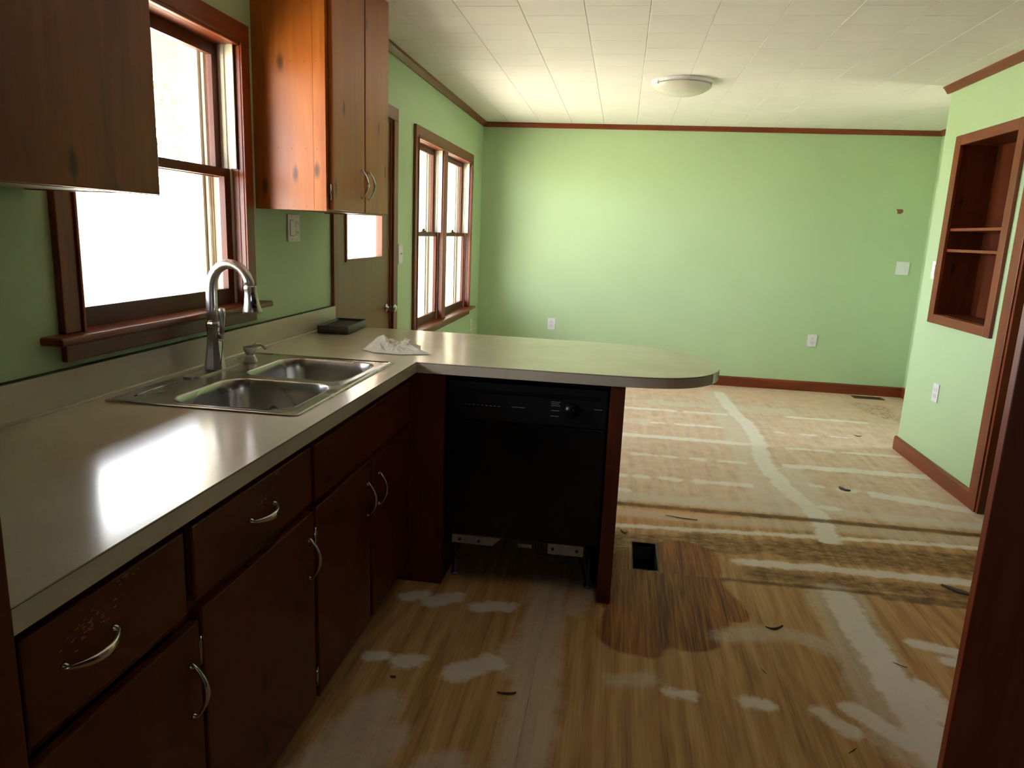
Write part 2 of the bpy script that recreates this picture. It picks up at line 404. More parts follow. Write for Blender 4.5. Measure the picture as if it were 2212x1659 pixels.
# joist-level base just under the sheets, with the duct opening left free
HX0, HX1, HY0, HY1 = 1.574, 1.680, 2.962, 3.245
def cap(P, pts, hw):
    d = np.full(len(P), 9.0); pts = [np.array(p, float) for p in pts]
    if len(pts) == 1: pts = [pts[0], pts[0]+1e-6]
    for a, b in zip(pts, pts[1:]):
        ab = b-a; t = np.clip(((P-a)@ab)/(ab@ab), 0, 1); d = np.minimum(d, np.hypot(*(P-(a+t[:, None]*ab)).T))
    return np.clip(hw-d, -.3, .3)
row = lambda y, spans, hw: [([(a, y), (b, y)], hw) for a, b in spans]
FILLA = (row(2.10, [(.69, .73), (1.68, 1.74), (1.915, 1.975)], .026) + [([(.80, 2.08), (.84, 2.10)], .042), ([(1.0, 2.06), (1.08, 2.13)], .052)]
  + [([(.69, 2.50), (.745, 2.54)], .034), ([(.80, 2.49), (.87, 2.54)], .042), ([(.98, 2.49), (1.10, 2.515)], .036)]
  + [([(2.14, 2.10), (2.2, 2.02)], .035), ([(2.24, 2.13), (2.36, 2.0)], .038)]
  + [([(2.59, 2.58), (2.72, 2.55)], .03), ([(2.66, 2.49), (2.74, 2.47)], .03)]
  + [([(2.44, 1.6), (2.42, 2.3), (2.405, 2.92)], .06), ([(2.56, 2.05), (2.5, 2.3)], .04)]
  + [([(2.535, 3.5), (2.56, 3.84), (2.47, 4.3), (2.44, 4.75), (2.5, 5.2), (2.51, 5.7), (2.45, 6.2), (2.43, 6.9)], .055)]
  + [([(2.05, 3.14), (2.5, 3.16), (3.3, 3.16)], .035), ([(1.5, 3.43), (2.26, 3.50), (2.95, 3.565), (3.4, 3.575)], .022)]
  + row(4.22, [(1.48, 1.53), (1.62, 1.67), (1.77, 1.85), (1.98, 2.26)], .034) + [([(3.0, 4.25), (3.42, 4.13)], .05), ([(2.66, 4.33), (2.7, 4.33)], .03), ([(2.82, 4.3), (2.88, 4.3)], .03)]
  + row(4.68, [(1.62, 1.74), (1.81, 1.87), (1.97, 2.05), (2.17, 2.31)], .026) + row(4.70, [(2.6, 3.44)], .045)
  + row(5.15, [(1.45, 2.38)], .04) + row(5.13, [(2.68, 2.98), (3.06, 3.42)], .024)
  + row(5.57, [(1.78, 1.83), (1.96, 2.06), (2.13, 2.28)], .03) + row(5.55, [(2.7, 2.74), (2.88, 2.96), (3.1, 3.2)], .02)
  + row(6.02, [(1.45, 1.95), (2.06, 2.36)], .035) + row(6.1, [(2.9, 3.5)], .03)
  + row(3.96, [(1.5, 1.56), (2.62, 2.68)], .03))
FILLB = [([(1.25, 1.3), (1.26, 1.95), (1.24, 2.3), (1.24, 2.75)], .075), ([(.72, 1.5), (.80, 1.85)], .075), ([(.84, 1.6), (.88, 1.74)], .05),
  ([(.98, 1.45), (1.05, 1.62)], .08), ([(1.90, 2.48), (2.05, 2.54), (2.2, 2.53), (2.32, 2.43)], .045), ([(1.5, 2.12), (1.6, 2.16)], .03),
  ([(1.45, 3.62), (2.0, 3.62), (2.6, 3.66), (3.4, 3.66)], .06), ([(1.45, 3.86), (2.5, 3.87)], .07), ([(2.6, 3.9), (3.45, 3.88)], .05),
  ([(2.36, 2.0), (2.4, 2.9)], .11), ([(2.35, 4.0), (2.4, 6.9)], .11), ([(2.6, 4.0), (2.6, 4.6)], .08), ([(1.62, 5.57), (1.66, 5.57)], .09), ([(1.8, 6.3), (2.9, 6.3)], .1),
  ([(1.35, 2.55), (1.38, 2.75)], .05), ([(1.2, 2.15), (1.2, 2.2)], .1)]
STAIN = [([(1.57, 2.42), (1.59, 2.55)], .135), ([(1.76, 2.48), (1.8, 2.6)], .13), ([(1.62, 2.7), (1.66, 3.0)], .2), ([(1.78, 2.7), (1.8, 3.15)], .16), ([(1.95, 2.66), (1.86, 2.95)], .07), ([(1.62, 2.33)], .05)]
GLUE = [([(1.5, 3.25), (2.1, 3.33)], .09), ([(2.3, 3.33), (3.3, 3.38)], .115), ([(2.1, 3.04), (3.3, 3.02)], .05), ([(1.5, 3.05), (1.9, 3.3)], .12)]
LINE = [([(1.95, 2.945), (2.4, 2.96), (3.2, 2.955)], .016), ([(1.45, 3.735), (2.1, 3.74), (2.6, 3.752), (3.5, 3.755)], .026), ([(2.6, 2.93), (3.2, 2.92)], .018)]
LIT_WORN = [([(1.5, 6.95), (4.0, 6.9)], .3), ([(3.6, 6.5), (3.9, 6.6)], .3), ([(1.5, 3.6), (2.0, 3.7)], .1)]  # far orange zones imitate warm light falling on the floor
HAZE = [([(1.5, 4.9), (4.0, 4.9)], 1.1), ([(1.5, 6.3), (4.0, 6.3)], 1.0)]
DIRT = [([(3.68, 6.8), (3.74, 6.5), (3.82, 6.35)], .1), ([(3.85, 6.75), (3.8, 6.6)], .09)]
FIELDS = dict(filla=FILLA, fillb=FILLB, stain=STAIN, glue=GLUE, line=LINE, lit_worn=LIT_WORN, haze=HAZE, dirt=DIRT)
def sheet(x0, x1, y0, y1, step, g0=0.0, g1=0.0):
    nx = max(2, int((x1-x0)/step)+1); ny = max(2, int((y1-y0)/step)+1); g = .0003
    gx = np.linspace(x0+g0, x1-g1, nx); gy = np.linspace(y0+g, y1-g, ny)
    hole = x0 < HX0 < x1 and y0 < HY0 < y1
    if hole:
        for arr, vals in ((gx, (HX0, HX1)), (gy, (HY0, HY1))):
            for v in vals: arr[np.argmin(abs(arr-v))] = v
    X, Y = np.meshgrid(gx, gy); P = np.stack([X.ravel(), Y.ravel()], 1)
    nz = .0009*np.sin(P[:, 0]*3.1)*np.sin(P[:, 1]*2.3)
    top = np.column_stack([P, nz-.0009])
    idx = np.arange(nx*ny).reshape(ny, nx)
    q = np.stack([idx[:-1, :-1], idx[:-1, 1:], idx[1:, 1:], idx[1:, :-1]], -1).reshape(-1, 4)
    if hole:
        c = P[q].mean(1); q = q[~((c[:, 0] > HX0) & (c[:, 0] < HX1) & (c[:, 1] > HY0) & (c[:, 1] < HY1))]
    # skirt
    per = np.concatenate([idx[0, :], idx[1:, -1], idx[-1, -2::-1], idx[-2:0:-1, 0]])
    sk = top[per].copy(); sk[:, 2] = -.018; n0 = len(top)
    k = np.arange(len(per)); k2 = (k+1) % len(per)
    qs = np.stack([per[k2], per[k], n0+k, n0+k2], -1)
    V = np.concatenate([top, sk]); F = np.concatenate([q, qs])
    if hole:
        hx = [(i, j) for i in range(nx) for j in range(ny)]
        n1 = len(V); c4 = [(HX0, HY0), (HX1, HY0), (HX1, HY1), (HX0, HY1)]
        V = np.concatenate([V, [(a, b, -.0005) for a, b in c4], [(a, b, -.018) for a, b in c4]])
        F = np.concatenate([F, [[n1+i, n1+(i+1) % 4, n1+4+(i+1) % 4, n1+4+i] for i in range(4)]])
    me = bpy.data.meshes.new('plywood_sheet')
    me.vertices.add(len(V)); me.vertices.foreach_set('co', V.astype(np.float32).ravel())
    me.loops.add(F.size); me.loops.foreach_set('vertex_index', F.astype(np.int32).ravel())
    me.polygons.add(len(F)); me.polygons.foreach_set('loop_start', np.arange(0, F.size, 4, dtype=np.int32))
    me.polygons.foreach_set('loop_total', np.full(len(F), 4, dtype=np.int32)); me.update(calc_edges=True); me.validate(); me.shade_flat()
    for nm, caps in FIELDS.items():
        f = np.full(len(V), -.3)
        for pts, hw in caps: f = np.maximum(f, cap(V[:, :2], pts, hw))
        a = me.attributes.new(nm, 'FLOAT', 'POINT'); a.data.foreach_set('value', f.astype(np.float32))
    me.materials.append(M['ply'])
    o = bpy.data.objects.new('plywood_sheet', me); COL.objects.link(o); o.parent = floor; return o
XS = [-.0, 1.24, 2.455, 3.67, XR+.1]; YS = [YB, .51, 2.95, 3.745, 6.18, YF]
for i in range(4):
    for j in range(5):
        XS[2] = 2.425 if j < 2 else 2.50
        sheet(XS[i], XS[i+1], YS[j], YS[j+1], .014 if j >= 1 else .1, .0006 if i == 1 else 0, .0006 if i == 0 else 0)

# floor duct
fd = thing('floor_duct', (1.627, 3.1, -.13), 'open rectangular sheet metal floor duct hole beside the dishwasher panel', 'floor duct')
PARTS('boot_side', ((HX0-.004, HX0, HY0, HY1, -.13, -.001), (HX1, HX1+.004, HY0, HY1, -.13, -.001), (HX0-.004, HX1+.004, HY0-.004, HY0, -.13, -.001), (HX0-.004, HX1+.004, HY1, HY1+.004, -.13, -.001)), 'rust', fd)
BOX('boot_bottom', (HX0, HX1, HY0, HY1, -.13, -.125), 'rust', fd)

# ------------------------------------------------------------------ baseboards, crowns, casings
def base_prof(d, h): return [(0, 0), (d, 0), (d, h*.86), (d*.55, h), (0, h)]
def molding(name, prof, a, b, nrm, z0, mat, label, kind=True, parent=None):
    # profile (out, up) swept from a to b (xy); nrm = direction out of the wall
    mb = MB(); rings = []
    for p in (a, b): rings.append([(p[0]+nrm[0]*o, p[1]+nrm[1]*o, z0+u) for o, u in prof])
    mb.loft(rings)
    for f in mb.bm.faces: f.smooth = False
    o = mb.build(name, mat, parent)
    return struct(o, label) if kind else o
BB = base_prof(.018, .097)
molding('baseboard_far', BB, (0, YF), (XR, YF), (0, -1), 0, 'trim_x', 'dark red-brown baseboard along the far wall')
molding('baseboard_right', BB, (XP, 4.195), (XP, YP+.018), (-1, 0), 0, 'trim_y', 'orange-brown baseboard on the partition wall')
molding('baseboard_return', BB, (XP, YP), (XR, YP), (0, 1), 0, 'trim_x', 'baseboard round the partition corner')
molding('baseboard_left', BB, (0, 4.51), (0, YF), (1, 0), 0, 'trim_y', 'baseboard under the double window')
molding('baseboard_corner', BB, (XR, YP), (XR, YF), (-1, 0), 0, 'trim_y', 'short baseboard piece in the far right corner')
CR = [(0, -.042), (.012, -.042), (.02, -.03), (.034, -.012), (.042, -.008), (.042, 0), (0, 0)]
molding('trim_1', CR, (0, 2.6), (0, YF), (1, 0), H, 'trim_y', 'brown crown moulding along the window wall')
molding('trim_2', CR, (0, YF), (XR, YF), (0, -1), H, 'trim_x', 'brown crown moulding along the far wall')
molding('trim_3', CR, (XP, YB), (XP, YP+.042), (-1, 0), H, 'trim_y', 'brown crown moulding along the partition wall')
molding('trim_4', CR, (XR, 6.9), (XR, YF), (-1, 0), H, 'trim_y', 'short brown crown moulding in the far right corner')

# ------------------------------------------------------------------ windows
def dh_unit(root, y0, y1, z0, zm, z1, side=1, X0=0.0):
    """two sliding sashes; side=1: outside is -x"""
    X = lambda d: X0-side*d
    bx = lambda a, b: (min(X(a), X(b)), max(X(a), X(b)))
    st = .046
    for nm, d0, d1, za, zb, rb, rt in (('lower_sash', .030, .052, z0, zm+.016, .062, .03), ('upper_sash', .062, .084, zm-.016, z1, .03, .042)):
        x0, x1 = bx(d0, d1)
        s = frame_x(nm, x0, x1, (y0+.006, y1-.006, za, zb), [(y0+st, y1-st, za+rb, zb-rt)], 'base_z', root)  # darker pine tone makes the sash sides look less lit
        xm = X(d0+.009); BOX('pane', (xm-.002, xm+.002, y0+st-.004, y1-st+.004, za+rb-.004, zb-rt+.004), 'glass', s)
    # jamb liners (cream tracks) and storm window frames outside
    for a, b, c in ((y0, y0+.006, y0+.012), (y1-.006, y1, y1-.012)):
        x0, x1 = bx(.024, .098); L = BOX('jamb_liner', (x0, x1, a, b, z0, z1), 'cream', root)
        ya, yb = min(c, a if c > b else a), max(c, b)
        ya, yb = (b, c) if c > b else (c, a)
        x0, x1 = bx(.0, .022); BOX('track_strip', (x0, x1, ya, yb, zm+.017, z1), 'cream', L)
        x0, x1 = bx(.036, .048); BOX('track_rib', (x0, x1, ya, yb, zm+.018, z1), 'cream', L)
    for a, b in ((y0-.001, y0+.014), (y1-.014, y1+.001)): BOX('exterior_jamb', (*bx(.0995, .205), a, b, z0, z1), 'cream', root)
    for dd, wd in ((.104, .03), (.118, .045), (.132, .028)):
        x0, x1 = bx(dd, dd+.010)
        frame_x('storm_frame', x0, x1, (y0, y1, z0, z1), [(y0+wd, y1-wd, z0+.02, zm-.012), (y0+wd, y1-wd, zm+.012, z1-.02)] if wd > .04 else [(y0+wd, y1-wd, z0+.015, z1-.02)], 'cream', root)
def casing(root, yo0, yo1, yi0, yi1, zb, zi, zo, X0=0.0, side=1):
    o = lambda d: (min(X0, X0+side*d), max(X0, X0+side*d))
    c1 = BOX('side_casing', (*o(.02), yo0, yi0, zb, zi-.0003), 'trim_z', root, .003); c2 = BOX('side_casing', (*o(.02), yi1, yo1, zb, zi-.0003), 'trim_z', root, .003)
    c3 = BOX('head_casing', (*o(.021), yo0+.0005, yo1-.0005, zi, zo), 'trim_y', root, .003)
    BOX('casing_bead', (*o(.026), yi0-.012, yi0-.003, zb, zi+.01), 'trim_z', c1, .002); BOX('casing_bead', (*o(.026), yi1+.003, yi1+.012, zb, zi+.01), 'trim_z', c2, .002)
    BOX('casing_bead', (*o(.026), yi0-.012, yi1+.012, zi+.0105, zi+.019), 'trim_y', c3, .002)
def jamb(root, y0, y1, z0, z1, d=.024, full=.10, X0=0.0, side=1):
    bx = lambda a, b: (min(X0-side*a, X0-side*b), max(X0-side*a, X0-side*b))
    PARTS('jamb', [(*bx(0, .022), y0-.004, y0+.0015, z0, z1), (*bx(0, .022), y1-.0015, y1+.004, z0, z1)], 'trim_z', root)
    BOX('head_jamb', (*bx(0, .14), y0, y1, z1-.0018, z1+.004), 'trim_y', root)
w1 = sroot('window_1', (0, 2.165, 1.06), 'dark wood double hung window above the sink')
casing(w1, 1.66, 2.667, 1.732, 2.595, 1.105, 2.028, 2.108)
jamb(w1, 1.735, 2.595, 1.10, 2.03); dh_unit(w1, 1.737, 2.593, 1.098, 1.582, 2.028)
MB().box(-.06, .062, 1.595, 2.72, 1.082, 1.104, .008, 3).build('stool', 'trim_y', w1)
MB().box(0, .018, 1.66, 2.667, 1.03, 1.082, .004).build('apron', 'trim_y', w1)
w2 = sroot('window_2', (0, 5.84, .63), 'twin double hung window by the far left corner')
casing(w2, 4.88, 6.785, 4.953, 6.707, .70, 2.01, 2.092)
jamb(w2, 4.955, 6.705, .70, 2.01)
for a, b in ((4.957, 5.69), (5.81, 6.703)):
    dh_unit(w2, a, b, .70, 1.37, 2.008)
    mb = MB(); yc = (a+b)/2
    mb.lathe([(.0, 0), (.022, 0), (.022, .008), (.010, .012), (.010, .02), (0, .02)], (-.045, yc, 1.386), 'z', 14)
    mb.tube([(-.045, yc-.03, 1.402), (-.04, yc, 1.408), (-.045, yc+.035, 1.402)], [.004, .006, .004], 8)
    mb.build('sash_lock', 'brass', w2)
MB().box(-.098, .016, 5.692, 5.808, .70, 2.01, .003).build('mullion', 'trim_z', w2)
BOX('exterior_mullion', (-.2, -.0985, 5.692, 5.808, .70, 2.01), 'cream', w2)
MB().box(-.06, .062, 4.82, 6.86, .678, .701, .008, 3).build('stool', 'trim_y', w2)
MB().box(0, .018, 4.88, 6.785, .625, .678, .004).build('apron', 'trim_y', w2)
w4 = sroot('window_4', (2.125, YB, 1.15), 'small window in the wall behind the viewer')
mb = MB().prism([(1.95, 1.15), (2.25, 1.15), (2.25, 1.5), (1.95, 1.5)], .03, .06, [[(1.97, 1.17), (2.23, 1.17), (2.23, 1.48), (1.97, 1.48)]])
for v in mb.bm.verts: v.co = Vector((v.co.x, YB-v.co.z, v.co.y))
mb.build('sash', 'trim_x', w4)
BOX('pane', (1.967, 2.233, YB-.047, YB-.043, 1.167, 1.483), 'glass', w4)
w3 = sroot('window_3', (XR, 5.51, .58), 'narrow sidelight window behind the partition corner')
frame_x('sash', XR+.03, XR+.07, (5.40, 5.62, .60, 2.02), [(5.43, 5.59, .63, 1.99)], 'trim_z', w3)
BOX('pane', (XR+.048, XR+.052, 5.43, 5.59, .63, 1.99), 'glass', w3)
casing(w3, 5.34, 5.68, 5.40, 5.62, .60, 2.02, 2.09, X0=XR, side=-1)

# ------------------------------------------------------------------ exterior door
d1 = sroot('door_1', (0, 3.96, 0), 'varnished wooden back door with a small square window')
DY0, DY1 = 3.525, 4.40
leaf = frame_x('door_leaf', -.036, -.006, (DY0, DY1, .013, 2.03), [(3.68, 4.24, 1.235, 1.80)], 'door_z', d1)
frame_x('window_bead', -.038, .001, (3.665, 4.255, 1.222, 1.815), [(3.682, 4.238, 1.237, 1.798)], 'trim_z', leaf)
BOX('pane', (-.016, -.012, 3.678, 4.242, 1.233, 1.802), 'glass', d1)
PARTS('side_casing', [(0, .018, 3.455, 3.515, 0, 2.044), (0, .018, 4.418, 4.50, 0, 2.044)], 'trim_z', d1, .003); BOX('head_casing', (0, .018, 3.455, 4.50, 2.045, 2.12), 'trim_y', d1, .003)
PARTS('jamb', [(-.04, -.0002, 3.50, 3.522, 0, 2.033), (-.04, -.0002, 4.403, 4.4148, 0, 2.033)], 'trim_z', d1); PARTS('exterior_jamb', [(-.2, -.0402, 3.501, 3.522, 0, 2.033), (-.2, -.0402, 4.403, 4.4148, 0, 2.033)], 'cream', d1); BOX('head_jamb', (-.14, -.0002, 3.50, 4.415, 2.0332, 2.045), 'trim_y', d1)
MB().lathe([(.0, .0), (.03, 0), (.03, .006), (.014, .012), (.011, .03), (.018, .038), (.027, .05), (.027, .06), (.016, .069), (0, .07)], (-.006, 4.34, .915), 'x', 20).build('door_knob', 'chrome', d1, smooth=True)
mb = MB(); mb.tube([(.006, 3.522, 1.005), (.006, 3.522, 1.105)], .007, 10); mb.box(-.006, .0, 3.52, 3.555, 1.005, 1.105); mb.build('hinge', 'brass', d1)
mb = MB(); mb.box(-.012, -.004, 4.403, 4.408, .88, .95); mb.build('strike_plate', 'chrome', d1)
struct(BOX('door_2_threshold'.replace('_2', ''), (-.14, 0, 3.522, 4.403, 0, .012), 'dark_board'), 'door threshold')

# ------------------------------------------------------------------ partition doorway casing
dr = sroot('door_2', (XP, 3.67, 0), 'dark wood doorway casing in the partition wall')
PARTS('side_casing', [(XP-.02, XP-.0002, 4.10, 4.192, 0, 2.049), (XP-.02, XP-.0002, 3.16, 3.25, 0, 2.049)], 'trim_z', dr, .003); BOX('head_casing', (XP-.02, XP-.0002, 3.16, 4.192, 2.05, 2.135), 'trim_y', dr, .003)
PARTS('jamb', [(XP-.012, XP+.14, 4.078, 4.0998, 0, 2.029), (XP-.012, XP+.14, 3.2502, 3.272, 0, 2.029)], 'trim_z', dr); BOX('head_jamb', (XP-.012, XP+.14, 3.2502, 4.0998, 2.03, 2.0498), 'trim_y', dr)
PARTS('door_stop', [(XP+.04, XP+.055, 4.066, 4.0778, 0, 2.029), (XP+.04, XP+.055, 3.2722, 3.284, 0, 2.029)], 'trim_z', dr)
struct(BOX('trim_5', (XP+.14, XR, 4.2, 4.215, 0, 2.4), 'dark_int'), 'dark closet side panel beyond the doorway')

# ------------------------------------------------------------------ countertop with peninsula
YE = .742
tip = [(1.364, 3.432), (1.47, 3.425), (1.557, 3.402), (1.649, 3.352), (1.735, 3.268), (1.811, 3.145), (1.846, 3.026), (1.85, 2.95), (1.843, 2.88), (1.805, 2.772), (1.73, 2.683), (1.643, 2.638), (1.536, 2.617), (1.42, 2.613)]
def smooth_pts(p, it=2):
    for _ in range(it):
        q = [p[0]]
        for a, b in zip(p, p[1:]): q += [(a[0]*.75+b[0]*.25, a[1]*.75+b[1]*.25), (a[0]*.25+b[0]*.75, a[1]*.25+b[1]*.75)]
        p = q+[p[-1]]
    return p
tip = smooth_pts(tip)
CT = [(0.0, YE), (.686, YE), (.686, 2.613)]+tip[::-1]+[(.6, 3.452), (0.0, 3.468)]
SK = (.055, .615, 1.725, 2.562)   # sink rim x0,x1,y0,y1
hole = rrect(SK[0]+.02, SK[1]-.02, SK[2]+.02, SK[3]-.02, .03)
ct = thing('countertop', (.34, 2.0, .873), 'beige speckled laminate countertop running into a rounded peninsula', 'countertop')
MB().prism(CT, .9115, .914, [hole]).build('laminate_top', 'lam', ct)
MB().prism(CT, .9100, .9115, [hole]).build('edge_seam', 'seam', ct)
def inset(P, d): return P
MB().prism(CT, .873, .9100, [hole]).build('edge_band', 'lam', ct)
BOX('backsplash', (0, .019, YE, 3.468, .9142, 1.011), 'lam', ct, bev=.0015)
BOX('backsplash_cap', (0.0, .0195, YE, 3.468, 1.0112, 1.0135), 'seam', ct)
MB().tube([(.0195, YE, .9155), (.0195, 3.46, .9155)], .0045, 8).build('caulk_bead', 'caulk', ct)
# worn chips of backing under the peninsula edge
mb = MB()
for k in range(9):
    x = 1.0+.045*k+random.uniform(-.01, .01); mb.box(x, x+random.uniform(.02, .05), 2.632, 2.645, .8735-random.uniform(.004, .012), .8732)
mb.build('torn_backing', 'dark_board', ct)['kind'] = 'stuff'

# ------------------------------------------------------------------ sink
sk = thing('kitchen_sink', (.335, 2.14, .914), 'stainless steel double bowl drop-in sink under the window', 'sink')
x0, x1, y0, y1 = SK
b1 = (.205, .572, 1.765, 2.125); b2 = (.205, .572, 2.165, 2.525)
bl = [rrect(*b, .075, 7) for b in (b1, b2)]
mb = MB(); R0 = rrect(x0, x1, y0, y1, .02, 5)
# raised rim: outer lip, ridge, then the flat deck with two openings
rings = []
for d, z in ((0, .9142), (0, .9172), (.004, .9192), (.010, .9192), (.014, .9165), (.03, .9165)):
    rings.append([(x, y, z) for x, y in rrect(x0+d, x1-d, y0+d, y1-d, max(.02-d*.3, .006), 5)])
mb.loft(rings, cap0=False, cap1=False)
inner = [v.co.xy[:] for v in list(mb.bm.verts)[-len(R0):]]
e = []
for lp in [inner]+bl:
    t = [mb.bm.verts.new((p[0], p[1], .9165)) for p in lp]; e += [mb.bm.edges.new((t[i], t[(i+1) % len(t)])) for i in range(len(t))]
bmesh.ops.triangle_fill(mb.bm, use_beauty=True, edges=e)
bmesh.ops.remove_doubles(mb.bm, verts=mb.bm.verts, dist=1e-5)
mb.build('rim', 'steel', sk)
for b in (b1, b2):
    mb = MB(); rings = []
    prof = [(0, .9166), (.003, .9155), (.006, .911), (.010, .88), (.016, .80), (.024, .765), (.04, .750), (.06, .745), (.09, .742), (.12, .7405), (.15, .7395), (.172, .739)]
    for d, z in prof: rings.append([(x, y, z) for x, y in rrect(b[0]+d, b[1]-d, b[2]+d, b[3]-d, max(.075-d*.4, .004), 7)])
    mb.loft(rings, cap0=False, cap1=True)
    bo = mb.build('bowl', 'steel', sk, smooth=True)
    md = bo.modifiers.new('t', 'SOLIDIFY'); md.thickness = .0015; md.offset = 1
    cx, cy = (b[0]+b[1])/2, (b[2]+b[3])/2
    MB().lathe([(.0, .741), (.02, .741), (.03, .744), (.044, .745), (.046, .7395)], (cx, cy, 0), 'z', 24).build('drain', 'nickel', bo, smooth=True)
mb = MB()   # stamped drainboard groove by the faucet deck
mb.tube([(.10, 1.80, .9168), (.095, 1.9, .9172), (.095, 2.0, .9168)], [.002, .004, .002], 8); mb.build('stamped_ridge', 'steel', sk)

# ------------------------------------------------------------------ faucet
fa = thing('kitchen_faucet', (.096, 2.214, .9168), 'brushed nickel gooseneck pull-down faucet behind the sink bowls', 'faucet')
MB().prism(rrect(.0735, .1305, 2.052, 2.342, .028, 8), .9169, .9225).build('deck_plate', 'nickel', fa)
def octring(c, r, z, n=8): return [(c[0]+r*math.cos(2*math.pi*(k+.5)/n), c[1]+r*math.sin(2*math.pi*(k+.5)/n), z) for k in range(n)]
mb = MB(); c = (.1, 2.214)
mb.loft([octring(c, r, z) for r, z in ((.034, .9226), (.033, .93), (.029, .96), (.0245, .99), (.022, 1.02), (.0215, 1.06), (.024, 1.066), (.024, 1.074), (.0215, 1.08))])
for f in mb.bm.faces: f.smooth = False
mb.build('body', 'nickel', fa)
path = [(.098, 2.214, 1.078), (.098, 2.214, 1.12), (.0985, 2.214, 1.165)]
for k in range(0, 15):
    a = math.radians(180-12.2*k); path.append((.168+.069*math.cos(a), 2.214, 1.19+.083*math.sin(a)))
MB().tube(path, [.0185, .0182, .018]+[.0175-.0002*k for k in range(15)], 12).build('gooseneck', 'nickel', fa)
ex = path[-1]; dirv = (Vector(path[-1])-Vector(path[-2])).normalized()
hd = MB(); rings = []; axd = Vector((.06, 0, -1)).normalized()
sx = Vector((1, 0, .06)).normalized(); sy = Vector((0, 1, 0)); p0 = Vector((ex[0]+.0, 2.214, ex[2]+.002))
for d, r in ((0, .0185), (.004, .0205), (.01, .0205), (.014, .019), (.035, .021), (.06, .025), (.082, .031), (.088, .031), (.09, .028)):
    q = p0+axd*d; rings.append([q+sx*(r*math.cos(2*math.pi*k/16))+sy*(r*math.sin(2*math.pi*k/16)) for k in range(16)])
hd.loft(rings); ho = hd.build('spray_head', 'nickel', fa)
mb = MB(); q = p0+axd*.022; q2 = p0+axd*.07
mb.tube([q+Vector((.012, -.013, 0)), (q+q2)/2+Vector((.0155, -.0165, 0)), q2+Vector((.019, -.019, 0))], [.006, .0095, .008], 10); mb.build('spray_button', 'gloss_black', ho)
mb = MB(); mb.tube([(.118, 2.214, 1.035), (.13, 2.206, 1.037), (.142, 2.20, 1.038)], [.013, .013, .009], 12); mb.build('valve', 'nickel', fa, smooth=True)
mb = MB(); mb.tube([(.136, 2.202, 1.04), (.138, 2.203, 1.07), (.139, 2.204, 1.10), (.138, 2.204, 1.12), (.138, 2.204, 1.128)], [.008, .0075, .009, .0115, .009], 12); mb.build('lever', 'nickel', fa, smooth=True)
mb = MB(); mb.tube([(.125, 2.20, 1.022), (.145, 2.19, 1.018), (.142, 2.19, .99), (.132, 2.195, .94)], .0012, 6); mb.build('tag_wire', 'cord', fa)
mb = MB(); mb.box(.145, .1465, 2.188, 2.2, 1.0, 1.02); mb.bm.free(); 
sd = thing('soap_dispenser', (.138, 2.380, .9168), 'small nickel soap dispenser pump beside the faucet', 'soap dispenser')
MB().lathe([(.0, .9168), (.0255, .9169), (.0245, .922), (.018, .938), (.0165, .944), (0, .944)], (.138, 2.380, 0), 'z', 20).build('base_collar', 'nickel', sd, smooth=True)
MB().lathe([(.0, .944), (.012, .944), (.016, .95), (.022, .96), (.0245, .972), (.0225, .973), (.0, .966)], (.138, 2.380, 0), 'z', 20).build('pump_cup', 'nickel', sd, smooth=True)
MB().tube([(.135, 2.380, .966), (.15, 2.380, .972), (.163, 2.380, .982), (.178, 2.380, .985), (.19, 2.380, .978), (.197, 2.380, .966)], [.009, .008, .007, .006, .0055, .005], 10).build('spout', 'nickel', sd)

# ------------------------------------------------------------------ cabinet pulls
def pull_mesh(length, axis, out):
    """crescent chrome pull, bowed out of the front; axis 'y' or 'z'; out +x"""
    mb = MB(); pts = []; rad = []
    for k in range(13):
        t = -1+2*k/12; a = t*length/2; o = .003+.026*(1-t*t)
        pts.append((o, a, -.006*(1-t*t)) if axis == 'y' else (o, .006*(1-t*t), a)); rad.append(.0016+.0062*(1-abs(t))**.75)
    mb.tube(pts, rad, 8, flat=(1.25, .8) if axis == 'y' else (.8, 1.25))
    for s in (-1, 1):
        a = s*length/2*.86
        ctr = (0, a, 0) if axis == 'y' else (0, 0, a)
        mb.lathe([(0, 0), (.007, 0), (.005, .003), (.0035, .008), (0, .008)], ctr, 'x', 10)
    bmesh.ops.recalc_face_normals(mb.bm, faces=mb.bm.faces)
    me = bpy.data.meshes.new('pull'); mb.bm.to_mesh(me); mb.bm.free(); me.materials.append(M['chrome']); return me
PULL = {'y': pull_mesh(.125, 'y', 1), 'z': pull_mesh(.125, 'z', 1)}
def pull(parent, pos, axis, off=(0, 0, 0)):
    o = bpy.data.objects.new('handle', PULL[axis]); COL.objects.link(o); o.parent = parent
    q = Vector(pos); p = parent
    while p is not None: q -= p.location; p = p.parent
    o.location = q; return o
def hinge(parent, x, y, z):
    MB().tube([(x, y, z-.03), (x, y, z+.03)], .0045, 8).build('hinge', 'chrome', parent)
FX = .665   # front of doors
